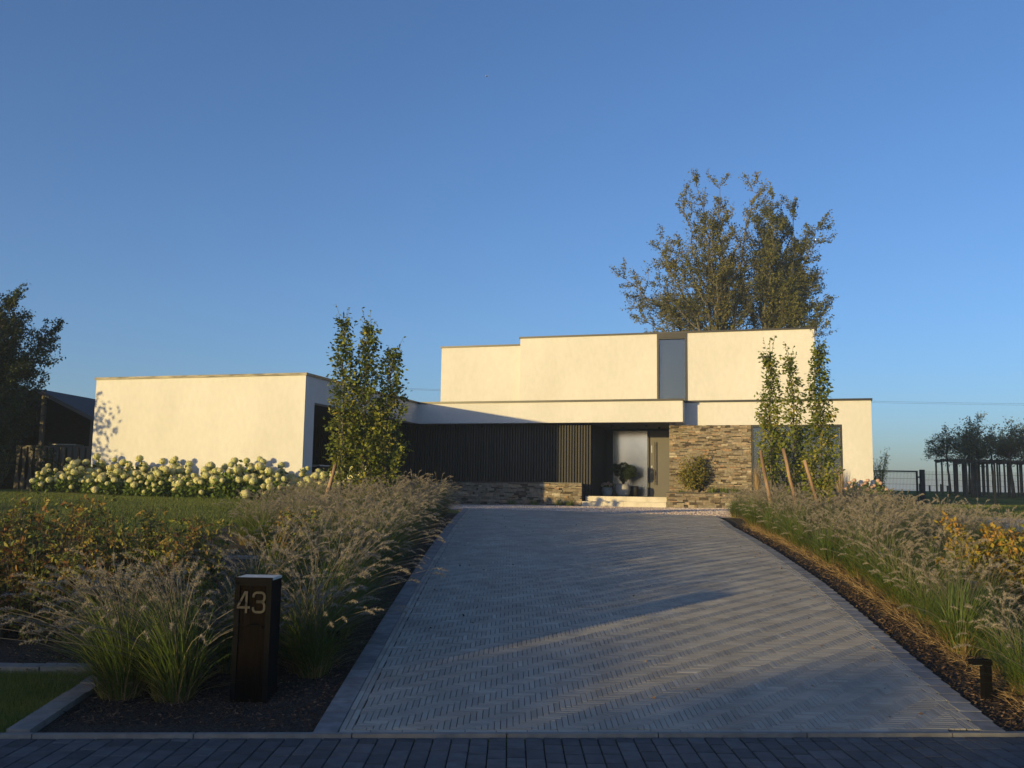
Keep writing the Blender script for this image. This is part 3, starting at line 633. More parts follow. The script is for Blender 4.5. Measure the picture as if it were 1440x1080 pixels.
limb_tree('beech_tree', 'tall airy tree behind the upper floor, left and sparser of the pair', (12.6, YB, zB), [(x, YB+r.uniform(-2.6, 2.6), z) for x, z in A], 9.5, .34, 'beech', .135, 31, nsub=16, ntw=10, lpt=9, subl=2.3, bark='bark_grey', start=(.75, 1.0), tmean=.5)
limb_tree('beech_tree', 'dense tall tree behind the upper floor, right of the pair', (15.2, YB+.5, zB), [(x, YB+.5+r.uniform(-2.6, 2.6), z) for x, z in Bt], 9.5, .32, 'beech', .145, 32, nsub=18, ntw=10, lpt=12, subl=2.3, bark='bark_grey', start=(.75, 1.0), tmean=.38)
Cc = [(-19.1, 8.7), (-18.1, 8.6), (-17.1, 7.8), (-16.9, 6.7), (-17.4, 5.9), (-17.9, 4.8), (-18.5, 6.9), (-18.1, 5.3), (-19.9, 8.0), (-20.6, 6.4), (-17.6, 7.2), (-18.6, 4.3), (-17.9, 8.1), (-19.4, 5.0), (-18.4, 7.6), (-17.9, 6.2), (-19.0, 6.0), (-18.7, 3.6), (-18.0, 4.0), (-19.6, 3.4), (-17.5, 8.6)]
limb_tree('garden_tree', 'dark dense tree at the left edge beside the garage', (-17.2, 28, Tz(-17, 28)), [(x*.825-.35, 28+r.uniform(-1.6, 1.6), 1.6+(z-1.6)*.79) for x, z in Cc], 2.4, .16, 'dark_leaf', .085, 33, nsub=18, ntw=11, lpt=14, subl=1.5, start=(.7, 1))
# grove of staked trees in the field at the right
gtrees = [(21.6, 45.0, 5.3), (22.7, 46.5, 6.3), (23.8, 45.4, 5.4), (24.6, 46.8, 5.9), (25.5, 45.3, 5.6), (26.8, 46.3, 5.5), (22.2, 48.5, 5.6), (23.4, 48.9, 5.9), (24.9, 49.3, 5.7), (26.3, 48.8, 5.9)]
for k, (x, y, zt) in enumerate(gtrees):
    x += .75; zt -= .35
    r = np.random.default_rng(60+k); z0 = Tz(x, y)
    tips = [(x+r.uniform(-1.25, 1.25)*(1-.6*i/11), y+r.uniform(-.8, .8), z0+1.9+(zt-z0-2.2)*(i/10.)) for i in range(11)] + [(x+r.normal(0, .2), y, zt), (x-.95, y, z0+2.7)]
    limb_tree('staked_tree', ['leftmost staked field tree beyond the mesh fence', 'tallest staked field tree, second from the left beyond the fence', 'third staked field tree from the left, lower crown between taller ones', 'fourth staked field tree from the left beyond the fence', 'fifth staked field tree beyond the fence, near the picture edge', 'staked field tree cut by the right picture edge', 'back row field tree standing behind the leftmost pair', 'back row field tree behind the second and third tree', 'back row field tree behind the fourth and fifth tree', 'back row field tree at the right picture edge'][k], (x, y, z0), tips, 2.2, .06, 'hazed_grove_leaf', .10, 70+k, nsub=7, ntw=6, lpt=4, subl=.9, start=(.8, 1))
    t = thing('tree_support', ['wooden support frame round the leftmost field tree', 'wooden support frame round the tallest field tree', 'wooden support frame round the third field tree', 'wooden support frame round the fourth field tree', 'wooden support frame round the fifth field tree', 'wooden support frame at the right picture edge', 'back row support frame behind the leftmost pair of field trees', 'back row support frame behind the second and third field tree', 'back row support frame behind the fourth and fifth field tree', 'back row support frame at the right picture edge'][k], 'tree support', (x, y, z0), r.uniform(-.2, .2))
    a = .52
    for sx, sy in ((-1, -1), (1, -1), (1, 1), (-1, 1)):
        b = MB(); b.tube([(sx*a, sy*a, -.1), (sx*a, sy*a, 1.78)], .045, 7); b.build('stake', 'bark', t)
    b = MB(); b.box(-a-.08, a+.08, -a-.05, -a+.0, 1.70, 1.80); b.box(-a-.08, a+.08, a, a+.05, 1.70, 1.80); b.box(-a-.04, -a, -a, a, 1.62, 1.70); b.box(a, a+.04, -a, a, 1.62, 1.70); b.build('crossbar', 'bark', t)
# hedge shrubs
def shrub_proto(name, mat, h, rad, seed, leaf=.055, nst=9, ntw=9, lpt=9):
    r = np.random.default_rng(seed); t = thing(name, 'x', 'shrub'); br = MB(); lf = MB()
    for i in range(nst):
        a = r.uniform(0, 2*PI); R_ = rad*r.uniform(.2, 1); hh = h*r.uniform(.55, 1.1); p2 = np.array([math.cos(a)*R_, math.sin(a)*R_, hh]); B = bez(np.array([math.cos(a), math.sin(a), 0])*.06, np.array([p2[0]*.6, p2[1]*.6, hh*.45]), p2, 10)
        br.tube(B, np.linspace(.010, .002, 10), 5, cap=False); tm = r.uniform(.3, .9)
        for j in range(ntw):
            f = .12+.88*(j+r.uniform(0, 1))/ntw; w0 = B[min(int(f*9), 9)]; sd = r.normal(size=3); sd[2] = abs(sd[2])*.4; sd /= np.linalg.norm(sd); w2 = w0+sd*.24*r.uniform(.5, 1.2)*(1.2-.7*f)
            br.tube([w0, w2], .0025, 3, cap=False); u = r.uniform(0, 1, (lpt, 1)); lf.leaves(w0*(1-u)+w2*u+r.normal(0, .02, (lpt, 3)), leaf, tint=np.clip(tm+r.normal(0, .2, lpt), 0, 1), r=r)
    br.build('stems', 'bark', t); lf.build('foliage', mat, t); return t
HL = Pool([shrub_proto('hedge_shrub', 'hedge', 1.25, .42, 200+k, leaf=.062, nst=12, ntw=10, lpt=9) for k in range(5)])
y = 8.35
for row in range(5):
    x = -2.85 - .12*row
    while x > -8.6:
        if not (row == 0 and x > -2.6):
            px = x+rng.uniform(-.1, .1); py = y+rng.uniform(-.1, .1)
            HL.put(int(rng.integers(5)), (px, py, Tz(px, py)-.02), rng.uniform(0, 6.28), rng.uniform(.68, .86)*(1+.14*(x < -4.3)), 'young hedge shrub with green and rusty leaves in the row before the left lawn', 'young hedge left of the driveway')
        x -= .44
    y += .50
for k, (x, y_, s) in enumerate([(-2.35, 9.6, .72), (-2.5, 10.6, .8), (-2.7, 11.6, .75)]):
    HL.put(k, (x, y_, Tz(x, y_)), k*2., s, ['rusty hedge shrub just behind the number 43 pillar', 'rusty hedge shrub in the grasses behind the number pillar', 'rusty hedge shrub at the rear end of the young hedge'][k], None)
HR = Pool([shrub_proto('yellow_shrub', 'hedge_yellow', 1.0, .5, 230+k, leaf=.07, nst=16, ntw=9, lpt=9) for k in range(3)])
for row in range(4):
    x = 5.25+.25*row
    while x < 8.4:
        px, py = x+rng.uniform(-.1, .1), 10.5+row*.6+rng.uniform(-.1, .1)
        HR.put(int(rng.integers(3)), (px, py, Tz(px, py)-.02), rng.uniform(0, 6.28), rng.uniform(.82, 1.0), 'yellow-leaved hedge shrub behind the right grass bed', 'yellow hedge at the right')
        x += .6
DS = Pool([shrub_proto('dark_shrub', 'dark_leaf', 1.8, .7, 250+k, leaf=.08, nst=14, ntw=10, lpt=9) for k in range(2)])
for k, (x, y_, s, lb) in enumerate([(-15.0, 27.2, 1.0, 'dark bush in shade at the left edge under the tree'), (-14.0, 27.9, .8, 'dark bush in shade left of the hydrangeas before the shed'), (-16.0, 28.2, 1.3, 'tall dark bush at the left edge behind the others')]):
    DS.put(k % 2, (x, y_, Tz(x, y_)), k, s, lb, None)
# hydrangeas
def head_mesh(seed, mat):
    r = np.random.default_rng(seed); b = MB(); n = 300; d = r.normal(size=(n, 3)); d /= np.linalg.norm(d, axis=1)[:, None]
    lump = 1+.10*np.sin(d[:, 0]*5+seed)*np.cos(d[:, 1]*6); P = d*np.array([1, 1, .85])*lump[:, None]*.92*r.uniform(.86, 1.0, n)[:, None]
    nq = np.cross(d, r.normal(size=(n, 3))); nq /= np.linalg.norm(nq, axis=1)[:, None]; n2 = np.cross(d, nq); s_ = .17*r.uniform(.7, 1.2, n)[:, None]
    v = np.stack([P-nq*s_+d*.05, P-n2*s_, P+nq*s_+d*.05, P+n2*s_], 1); b.add(v.reshape(-1, 3), np.arange(4*n).reshape(n, 4), tint=np.repeat(np.clip(r.normal(.5, .2, n)+.18*d[:, 2]-.1*(seed % 3), 0, 1), 4))
    # inner core so that no light shines through
    k = 8; th = np.linspace(0, PI, k); b.lathe([(max(.001, .8*math.sin(a)), -.68*math.cos(a)) for a in th], k=12, tint=.3)
    me = b.mesh('flower_head'); me.materials.append(MT[mat]); return me
HM = [head_mesh(k, 'hydr_head') for k in range(5)]; PM = [head_mesh(k+10, 'pink_head') for k in range(2)]
def hydr_proto(seed, h=.78, rad=.5, nh=18, meshes=HM, hr=(.075, .155)):
    r = np.random.default_rng(seed); t = thing('hydrangea_bush', 'x', 'hydrangea'); lf = MB(); br = MB(); heads = []
    tries = 0
    while len(heads) < nh and tries < 400:
        tries += 1; a = r.uniform(0, 2*PI); R_ = rad*r.uniform(.1, 1.1); zz = h*(1.15-.85*(R_/rad/1.1)**2)*r.uniform(.6, 1.12); p = np.array([math.cos(a)*R_, math.sin(a)*R_, zz]); s_ = r.uniform(*hr)
        if all(np.linalg.norm(p-q) > (s_+sq)*.95 for q, sq in heads): heads.append((p, s_))
    for p, s_ in heads:
        B = bez(np.array([p[0]*.15, p[1]*.15, 0]), np.array([p[0]*.7, p[1]*.7, p[2]*.55]), p, 8); br.tube(B, .005, 4, cap=False)
        m = 12; u = r.uniform(.3, .93, m); lf.leaves(B[(u*7).astype(int)]+r.normal(0, .05, (m, 3)), .13, W=.085, tint=np.clip(r.normal(.45, .25, m), 0, 1), r=r, droop=.4)
        o = bpy.data.objects.new('flower_head', meshes[int(r.integers(len(meshes)))]); COL.objects.link(o); o.parent = t; o.location = p; o.scale = (s_, s_, s_); o.rotation_euler = (r.uniform(-.4, .4), r.uniform(-.4, .4), r.uniform(0, 6))
    m = int(520*rad/.5); a = r.uniform(0, 2*PI, m); R_ = rad*np.sqrt(r.uniform(0, 1, m)); zz = h*(.95-.6*(R_/rad)**2)*r.uniform(.1, .95, m)
    lf.leaves(np.stack([np.cos(a)*R_, np.sin(a)*R_, zz], 1), .13, W=.085, tint=np.clip(r.normal(.4, .25, m), 0, 1), r=r, droop=.4)
    br.build('stems', 'bark', t); lf.build('foliage', 'hydr_leaf', t); return t
HY = Pool([hydr_proto(300+k) for k in range(4)])
u = -19.75; k = 0
while u < -10.4:
    for vv in (21.5, 22.15):
        x, y_ = H(u+rng.uniform(-.12, .12)+(.3 if vv > 22 else 0), vv+rng.uniform(-.1, .1)); 
        if k == 0: lb, g_ = 'leftmost hydrangea bush, standing clear of the garage wall by the dark shed', None
        else: lb, g_ = 'cream-flowered hydrangea bush in the row before the white garage wall', 'hydrangeas before the garage'
        HY.put(k % 4, (x, y_, Tz(x, y_)-.02), rng.uniform(0, 6.28), rng.uniform(.78, 1.16)*(1.06 if vv > 22 else .9), lb, g_); k += 1
    u += .74
HP = Pool([hydr_proto(320, h=.42, rad=.26, nh=7, meshes=PM, hr=(.06, .08))])
for uu, lb in ((2.2, 'left small pink-flowered hydrangea on the terrace wall'), (2.62, 'middle small pink-flowered hydrangea on the terrace wall'), (3.0, 'right small pink-flowered hydrangea at the end of the terrace wall')):
    x, y_ = H(uu, 31.38); HP.put(0, (x, y_, 1.68), uu*3, .95, lb, None)
# plants on the terrace wall
x, y_ = H(-2.78, 31.4)
t = thing('maple_bush', 'round golden maple bush before the stone cladding', 'shrub', (x, y_, 1.68)); lf = MB(); br = MB(); r = np.random.default_rng(9)
for i in range(36):
    a = r.uniform(0, 2*PI); e = r.uniform(-.7, 1.3); p2 = np.array([math.cos(a)*math.cos(e)*.55, math.sin(a)*math.cos(e)*.32, .62+math.sin(e)*.55]); B = bez(np.array([0, 0, 0.]), np.array([p2[0]*.3, p2[1]*.3, .45]), p2, 8); br.tube(B, np.linspace(.012, .003, 8), 5, cap=False)
    for q in (B[3:]): lf.leaves(q+r.normal(0, .08, (18, 3)), .075, tint=np.clip(r.normal(.5, .25, 18), 0, 1), r=r)
br.build('stems', 'bark', t); lf.build('foliage', 'maple', t)
def tuft(name, label, cat, u, v, z, h, sp, n, mat, wd=.008, base=.1, tr=(0, 1), lean=(0, 0)):
    x, y_ = H(u, v); t = thing(name, label, cat, (x, y_, z)); clump(n, h, sp, wd, mat, 'leaf_blades', t, tr=tr, base=base, lean=lean); return t
for uu, lb in ((-2.15, 'low green tuft right of the golden maple bush'), (-1.75, 'second low green tuft right of the golden maple bush'), (-1.4, 'low green tuft nearest the window end of the stone cladding')):
    tuft('low_plant', lb, 'plant', uu, 31.35, 1.68, .28, .22, 130, 'lowplant', wd=.012, base=.16)
tuft('low_plant', 'small green tuft left of the golden maple bush', 'plant', -3.15, 31.35, 1.68, .14, .14, 80, 'lowplant', wd=.012, base=.1)
for uu, lb in ((-.72, 'leftmost tall straw-coloured reed grass before the window'), (-.25, 'second straw-coloured reed grass before the window'), (1.0, 'third straw-coloured reed grass before the window'), (1.5, 'fourth straw-coloured reed grass before the window'), (1.85, 'rightmost straw-coloured reed grass at the window end')):
    tuft('reed_clump', lb, 'ornamental grass', uu, 31.36, 1.68, 1.15, .22, 110, 'reed', wd=.007, base=.1)
for uu, lb in ((-8.9, 'low weed tuft at the foot of the planter wall, shaded one'), (-7.25, 'sunlit grass tuft at the foot of the planter wall'), (-6.85, 'sunlit grass tuft nearest the steps'), (-8.1, 'small weed tuft in the middle of the planter wall foot')):
    tuft('grass_tuft', lb, 'plant', uu, 30.86, 1.16, .32, .2, 110, 'lowplant', wd=.009, base=.14)
# bamboo behind the right corner of the house
x, y_ = H(3.15, 33.0)
t = thing('bamboo', 'thin bamboo bush behind the right corner of the house', 'plant', (x, y_, 1.3)); lf = MB(); br = MB(); r = np.random.default_rng(19)
for i in range(16):
    a = r.uniform(0, 2*PI); hh = r.uniform(1.0, 2.1); p2 = np.array([math.cos(a)*.35*hh/2, math.sin(a)*.3, hh]); B = bez(np.zeros(3), np.array([p2[0]*.3, p2[1]*.3, hh*.6]), p2, 10); br.tube(B, .006, 4, cap=False)
    for q in B[1:]: lf.leaves(q+r.normal(0, .05, (9, 3)), .12, W=.018, tint=r.uniform(0, 1, 9), r=r)
br.build('canes', 'stake', t); lf.build('foliage', 'hornbeam', t)
# ------------------------------------------------------------------ pots in the porch
def pot(label, u, v, r0, h, mat):
    x, y_ = H(u, v); t = thing('plant_pot', label, 'plant pot', (x, y_, 1.536)); b = MB()
    b.lathe([(.001, 0), (r0*.62, 0), (r0*.86, h*.22), (r0, h*.55), (r0*.97, h*.8), (r0*.86, h), (r0*.78, h), (r0*.78, h*.9), (.001, h*.9)], k=28); b.build('pot', mat, t, smooth=True)
    return t, (x, y_, 1.536+h*.9)
pot('large round pale grey pot holding the small tree', -5.44, 33.3, .27, .43, 'pot_pale')
pot('small round pale grey pot of pink flowers', -6.0, 33.2, .20, .32, 'pot_pale')
pot('black pot standing behind the large pale pot', -5.08, 33.6, .17, .38, 'pot_dark')
x, y_ = H(-5.44, 33.3); zz = 1.536+.37
t = thing('potted_tree', 'small cloud-pruned dark green tree in the large pot', 'potted plant', (x, y_, zz)); br = MB(); lf = MB(); r = np.random.default_rng(44)
for (a, b_, c, R_) in ((-.25, 0, .62, .2), (.03, .05, .70, .22), (.28, 0, .60, .22), (.12, -.05, .42, .24), (-.12, .05, .48, .2), (.33, .02, .45, .16), (-.3, 0, .72, .12), (.02, 0, .28, .17)):
    B = bez(np.zeros(3), np.array([a*.2, b_, c*.5]), np.array([a, b_, c]), 7); br.tube(B, np.linspace(.022, .006, 7), 6, cap=False)
    n = int(750*(R_/.2)**2); d = r.normal(size=(n, 3)); d /= np.linalg.norm(d, axis=1)[:, None]; lf.leaves(np.array([a, b_, c]) + d*np.array([1, 1, .75])*R_*(r.uniform(.3, 1, n)**.4)[:, None], .045, tint=r.uniform(0, 1, n), r=r)
br.build('stem', 'bark', t, smooth=True); lf.build('foliage', 'dark_leaf', t)
x, y_ = H(-6.0, 33.2)
t = thing('potted_flowers', 'pink hydrangea flowers in the small pale pot', 'potted plant', (x, y_, 1.80)); lf = MB()
lf.leaves(np.stack([rng.normal(0, .1, 160), rng.normal(0, .1, 160), rng.uniform(0, .17, 160)], 1), .08, W=.05); lf.build('foliage', 'hydr_leaf', t)
for i in range(13):
    a = i*2.4; R_ = .05+.17*math.sqrt(i/13); o = bpy.data.objects.new('flower_head', PM[i % 2]); COL.objects.link(o); o.parent = t; o.location = (math.cos(a)*R_, math.sin(a)*R_, .22-.1*(R_/.2)**2); s_ = random.uniform(.05, .07); o.scale = (s_,)*3
# ------------------------------------------------------------------ number pillar
t = thing('house_number_pillar', 'black square pillar with the number 43 by the driveway entrance', 'bollard', (-1.86, 7.0, Tz(-1.86, 7.0)-.02), -.03)
hb = .90
b = MB(); b.box(-.135, .135, -.11, .13, 0, hb-.02); b.box(-.135, -.098, -.128, -.11, 0, hb-.02); b.box(.098, .135, -.128, -.11, 0, hb-.02); b.box(-.098, .098, -.128, -.11, hb-.06, hb-.02); b.build('body', 'bollard', t)
b = MB(); b.box(-.1, .1, -.119, -.111, .56, hb-.062); b.box(-.1, .1, -.119, -.111, .0, .552); b.build('front_panel', 'bollard_wood', t)
b = MB(); b.box(-.136, .136, -.118, .131, hb-.02, hb-.002); b.build('cap', 'zinc', t); part('cap_rim', 'bollard', [(-.138, .138, -.131, -.118, hb-.03, hb)], t)
def digits(t):
    y0, y1 = -.1285, -.1190; z0 = .645; hN = .155
    def stroke(b, pts, w_=.0165):
        P = np.array(pts, float); 
        T_ = np.gradient(P, axis=0); T_ /= np.linalg.norm(T_, axis=1)[:, None]; N_ = np.stack([-T_[:, 1], T_[:, 0]], 1)*w_/2
        n = len(P); A_ = P+N_; B_ = P-N_; v = []
        for yy in (y0, y1):
            for p in A_: v.append((p[0], yy, p[1]))
            for p in B_: v.append((p[0], yy, p[1]))
        q = []
        for i in range(n-1):
            q += [(i, i+1, n+i+1, n+i), (2*n+i, 3*n+i, 3*n+i+1, 2*n+i+1), (i, 2*n+i, 2*n+i+1, i+1), (n+i, n+i+1, 3*n+i+1, 3*n+i)]
        q += [(0, n, 3*n, 2*n), (n-1, 3*n-1, 4*n-1, 2*n-1)]
        b.add(v, q)
    b = MB(); x = -.112
    stroke(b, [(x+.058, z0+hN), (x+.003, z0+.045)], .016); stroke(b, [(x-.002, z0+.040), (x+.094, z0+.040)], .016); 
    b.box(x+.058, x+.074, y0-.0006, y1, z0, z0+hN)
    b.build('digit', 'digit', t, label='numeral 4')
    b = MB(); x = .004; R_ = .026; pts = []
    def arc(cx, cz, a0, a1, n=7): return [(cx+R_*math.cos(a), cz+R_*math.sin(a)) for a in np.linspace(a0, a1, n)]
    m = z0+.080; w3 = .082; top = z0+hN-.008; bot = z0+.008
    up = [(x, top-R_-.008)] + arc(x+R_, top-R_, PI, PI/2) + arc(x+w3-R_, top-R_, PI/2, 0) + arc(x+w3-R_, m+R_+.002, 0, -PI/2) + [(x+.022, m+.002)]
    lo = [(x+.022, m-.0)] + arc(x+w3-R_, m-R_, PI/2, 0) + arc(x+w3-R_, bot+R_, 0, -PI/2) + arc(x+R_, bot+R_, -PI/2, -PI) + [(x, bot+R_+.010)]
    stroke(b, up); stroke(b, lo); b.build('digit', 'digit', t, label='numeral 3')
digits(t)
def pathlight(label, x, y_, rz):
    t = thing('path_light', label, 'garden light', (x, y_, Tz(x, y_)), rz); b = MB(); b.box(-.03, .03, -.03, .03, 0, .27); b.build('post', 'bollard', t)
    b = MB(); b.box(-.12, .035, -.035, .035, .272, .31); b.build('lamp_head', 'bollard', t); b = MB(); b.box(-.11, -.04, -.02, .02, .268, .2715); b.build('lens', 'zinc', t)
pathlight('black angular path light in the mulch at the right edge', 3.67, 7.3, .1)
pathlight('black path light hidden in the dark bed right of the number pillar', -1.50, 7.75, PI)
# ------------------------------------------------------------------ fence, gate, wires
def mesh_panel(t, x0, x1, z0, z1, y_):
    b = MB()
    for x in np.arange(x0+.05, x1-.01, .05): b.box(x-.0025, x+.0025, y_-.0025, y_+.0025, z0, z1)
    for z in np.arange(z0+.03, z1+.01, .2): b.box(x0, x1, y_-.009, y_-.003, z-.004, z+.004); b.box(x0, x1, y_+.003, y_+.009, z-.004, z+.004)
    return b.build('wire_mesh', 'post_dark', t)
YF = 33.0; zg = 2.60; zf = Tz(14, YF)
t = thing('garden_gate', 'dark metal gate with wire mesh beside the house', 'gate', (0, 0, 0))
part('gate_frame', 'post_dark', [(12.0, 14.47, YF-.025, YF+.025, zg-.05, zg), (14.41, 14.47, YF-.025, YF+.025, zf+.02, zg-.05), (12.0, 12.06, YF-.025, YF+.025, zf+.02, zg-.05), (12.06, 14.41, YF-.025, YF+.025, zf+.02, zf+.07)], t)
mesh_panel(t, 12.06, 14.41, zf+.07, zg-.05, YF); part('hinge', 'post_dark', [(14.47, 14.56, YF-.02, YF+.02, zg-.25, zg-.2), (14.47, 14.56, YF-.02, YF+.02, zf+.25, zf+.3)], t)
tag(part('gate_post', 'post_dark', [(14.56, 14.70, YF-.07, YF+.07, zf-.2, zg+.04)], None), 'thick dark square post between gate and mesh fence', 'gate post')
t = thing('mesh_fence', 'dark wire mesh fence running right from the gate post', 'fence', (0, 0, 0))
x = 14.70
for i in range(3):
    mesh_panel(t, x+.0, x+2.5, zf+.03, zg, YF); part('fence_post', 'post_dark', [(x+2.5-.03, x+2.5+.03, YF+.012, YF+.062, zf-.2, zg+.04)], t); x += 2.5
for k, (xa, za) in enumerate([(25.1, 0), (25.7, 0), (26.4, 0), (26.8, 0)]):
    b = MB(); zz = Tz(xa, 57); b.tube([(xa, 57, zz-.2), (xa, 57, zz+.45-.08*(k % 2))], .06, 7); tag(b.build('field_post', 'bark'), ['leftmost small field post on the crest', 'second small field post on the crest', 'third small field post on the crest', 'rightmost small field post on the crest'][k], 'post')
for k, dz in enumerate((0, -.14)):
    b = MB(); s_ = np.linspace(0, 1, 20); P = np.stack([-40+180*s_, 118+6*s_, 15.4+dz-3.2*(1-(2*s_-1)**2)*.35+.0*s_+.6*s_*dz], 1); b.tube(P, .013, 5)
    tag(b.build('overhead_wire', 'wire'), ['upper thin overhead wire in the sky at right', 'lower thin overhead wire in the sky at right'][k], 'wire')
# ------------------------------------------------------------------ shed, picket fence
t = thing('shed', 'dark open-fronted wooden shed with tiled gable roof at the left', 'shed', (-15.85, 31, 1.45), -.12)
part('back_wall', 'shedwood', [(-2.3, 2.3, 3.0, 3.1, 0, 2.6)], t); part('side_wall', 'shedwood', [(-2.35, -2.25, .3, 3.0, 0, 2.5)], t)
part('side_wall', 'shedwood', [(2.2, 2.3, 1.0, 3.0, 0, 2.4)], t)
b = MB()
for sx in (-1, 1):
    P = [(0, -.3, 3.38), (sx*2.6, -.3, 2.18), (sx*2.6, 4.0, 2.18), (0, 4.0, 3.38)]
    v = P + [(a, c, d-.09) for a, c, d in P]; b.add(v, [(0, 1, 2, 3), (7, 6, 5, 4), (0, 4, 5, 1), (1, 5, 6, 2), (2, 6, 7, 3), (3, 7, 4, 0)])
b.build('roof', 'tile', t)
b = MB()
for sx in (-1, 1): b.add([(0, -.33, 3.40), (sx*2.62, -.33, 2.20), (sx*2.62, -.33, 2.06), (0, -.33, 3.26), (0, -.302, 3.40), (sx*2.62, -.302, 2.20), (sx*2.62, -.302, 2.06), (0, -.302, 3.26)], [(0, 1, 2, 3), (7, 6, 5, 4), (0, 4, 5, 1), (3, 2, 6, 7)])
b.build('bargeboard', 'shedpost', t)
b = MB(); b.add([(-2.3, 3.02, 2.4), (2.3, 3.02, 2.4), (0, 3.02, 3.3)], None, [(0, 1, 2)]); b.build('gable', 'shedwood', t)
for xx in (.15, 1.95): part('post', 'shedpost', [(xx-.06, xx+.06, -.1, .02, 0, 3.25 if xx < 1 else 2.4)], t)
t = thing('picket_fence', 'fence of waisted wooden pickets before the dark shed', 'fence', (-16.2, 30.3, 1.45), -.05)
part('rail', 'shedpost', [(0, 3.1, .02, .06, 1.40, 1.46), (0, 3.1, .02, .06, .25, .31)], t)
for i in range(14):
    x = .1+i*.215; b = MB(); pr = [(.07, 0), (.07, .35), (.035, .62), (.03, .8), (.065, 1.1), (.075, 1.42)]
    poly = [(x+a, z) for a, z in pr] + [(x-a, z) for a, z in reversed(pr)]; n = len(poly)
    v = [(a, -.02, z) for a, z in poly] + [(a, .018, z) for a, z in poly]; q = [(i_, (i_+1) % n, n+(i_+1) % n, n+i_) for i_ in range(n)] + [(j_, n-1-j_, n-2-j_, j_+1) for j_ in range(n//2-1)] + [(n+j_+1, 2*n-2-j_, 2*n-1-j_, n+j_) for j_ in range(n//2-1)]
    b.add(v, q); b.build('picket', 'shedpost', t)
t = thing('garden_table', 'small pale-topped table before the shed', 'table', (-14.7, 30.9, 1.45)); part('tabletop', 'zinc', [(-.5, .3, -.3, .3, 1.5, 1.54)], t)
for sx, sy in ((-.4, -.2), (.2, -.2), (.2, .2), (-.4, .2)): part('leg', 'shedpost', [(sx-.025, sx+.025, sy-.025, sy+.025, 0, 1.5)], t)
x, y_ = H(-14.2, 25.6)
t = thing('work_bench', 'dim bench with pale edge inside the carport', 'bench', (x, y_, 1.2), YAW); part('top', 'zinc', [(-.9, .9, -.35, .35, 1.12, 1.16)], t)
for sx in (-.8, .8): part('leg', 'anthracite', [(sx-.03, sx+.03, -.3, .3, 0, 1.12)], t)
# airliner far up
t = thing('airplane', 'tiny distant airliner high in the blue sky', 'airplane', (-205, 6000, 2815), 1.2); b = MB(); b.tube([(-15, 0, 0), (-13, 0, 0), (0, 0, 0), (10, 0, .3), (16, 0, 1)], [.3, 1.9, 2, 1.6, .3], 10); b.build('fuselage', 'white', t, smooth=True)
b = MB(); b.prism([(-4, 0), (4, -16), (6, -16), (3, 0), (6, 16), (4, 16)], -.8, -.4); b.build('wing', 'white', t); b = MB(); b.box(12, 15, -.2, .2, 0, 6); b.build('tail_fin', 'white', t)
# ------------------------------------------------------------------ unseen trees and hedges, left and behind the viewpoint, placed to shade the scene
r = np.random.default_rng(77)
def unseen_shade_tree(q_, s_, h, rad, seed, label):
    x = s_*.718 + q_*.696; y_ = s_*.696 - q_*.718; rr_ = np.random.default_rng(seed)
    b = MB(); b.tube([(0, 0, 0), (.05, 0, h*.4), (0, .03, h*.85)], [.16, .11, .04], 8); t = thing('unseen_shade_tree', label, 'tree', (x, y_, -.1)); b.build('trunk', 'bark', t)
    lf = MB(); 
    for k in range(int(46*rad)):
        a = rr_.uniform(0, 2*PI); zz = h*rr_.uniform(.12, .98); R_ = rad*math.sqrt(rr_.uniform(0, 1))*(math.sin(PI*min(1, zz/h*.82+.1))**.5); c = np.array([math.cos(a)*R_, math.sin(a)*R_, zz])
        lf.leaves(c+rr_.normal(0, .28, (110, 3)), .16, W=.11, tint=rr_.uniform(0, 1, 110), r=rr_)
    lf.build('crown', 'dark_leaf', t)
UNSEEN_TREES = [(-29.3, 2., 4.9, 2.0), (-32, 3.5, 8.5, 2.2), (-35.5, 2, 9.5, 3.), (-40, 0, 10, 3.), (-45, -2, 10, 3.),
          (-22, -24, 3.5, 1.8), (-18.6, -25, 3.1, 1.6), (-15.2, -24, 3.0, 1.3), (-12.6, -25, 3.2, 1.0)]  # rear row added and sized to shade the foreground
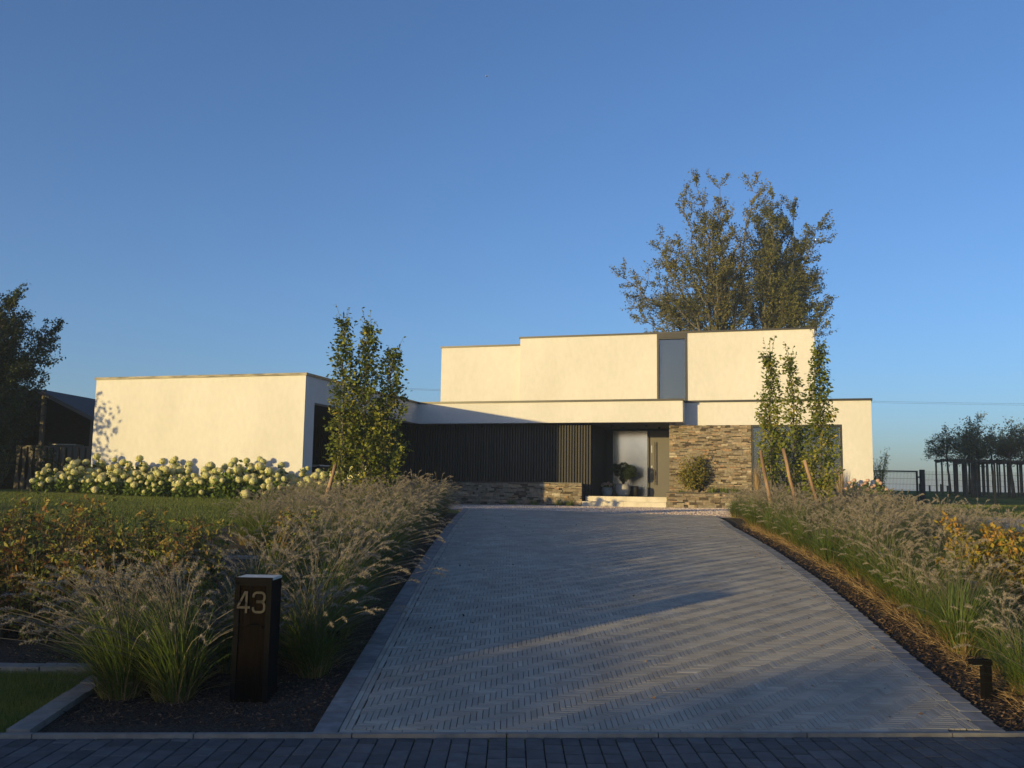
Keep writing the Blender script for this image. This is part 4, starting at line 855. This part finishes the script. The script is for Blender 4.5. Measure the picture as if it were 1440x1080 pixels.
for k, (q_, s_, h, rad) in enumerate(UNSEEN_TREES):
    unseen_shade_tree(q_, s_, h, rad, 900+k, 'leafy tree out of view %s' % ['beyond the left neighbour plot', 'added behind the viewpoint to shade the foreground'][int(k > 4)])
for o in bpy.data.objects:
    if o.name.startswith('unseen_shade_tree'): o['group'] = 'trees out of view that shade the foreground %s' % ('left' if 'left' in o['label'] else 'behind')
def added_hedge(q0, q1, s_, h, label, gap=.0):  # leaf screens added out of view, heights set by the shade they cast
    rr_ = np.random.default_rng(int(abs(q0*10)+h*7)); n = int((q1-q0)*h*900); q = rr_.uniform(q0, q1, n); z = h*rr_.uniform(0, 1, n)**.85*(1+.06*np.sin(q*3.1)); ss = s_+rr_.normal(0, .25, n)
    P = np.stack([ss*.718+q*.696, ss*.696-q*.718, z-.05], 1); m = MB(); m.leaves(P, .14, W=.10, tint=rr_.uniform(0, 1, n), r=rr_)
    o = m.build('added_shade_hedge', 'dark_leaf'); tag(o, label, 'hedge')
added_hedge(-4.9, 2.5, -24.5, 2.75, 'unseen hedge added behind the viewpoint for its shade, lowest section')
added_hedge(-7.5, -4.9, -24.5, 2.7, 'unseen hedge added behind the viewpoint for its shade, middle section')
added_hedge(-8.8, -7.5, -24.5, 3.2, 'unseen hedge added behind the viewpoint for its shade, tallest section')
added_hedge(-11.8, -8.8, -24.5, 3.0, 'unseen hedge added behind the viewpoint for its shade, second tallest section')
# ------------------------------------------------------------------ haze
hz = MB(); hz.box(-3200, 3200, -450, 3100, -42, 22.5); hzo = hz.build('haze', 'wire', kind='stuff')
hm = bpy.data.materials.new('haze_air'); hm.use_nodes = True; N = hm.node_tree.nodes; N.clear()
pv = N.new('ShaderNodeVolumePrincipled'); pv.inputs['Color'].default_value = (.68, .83, 1.0, 1); pv.inputs['Density'].default_value = .0011; pv.inputs['Anisotropy'].default_value = .1
mo = N.new('ShaderNodeOutputMaterial'); hm.node_tree.links.new(pv.outputs[0], mo.inputs['Volume']); hzo.data.materials[0] = hm
print('objects', len(bpy.data.objects), 'bricks', nb)
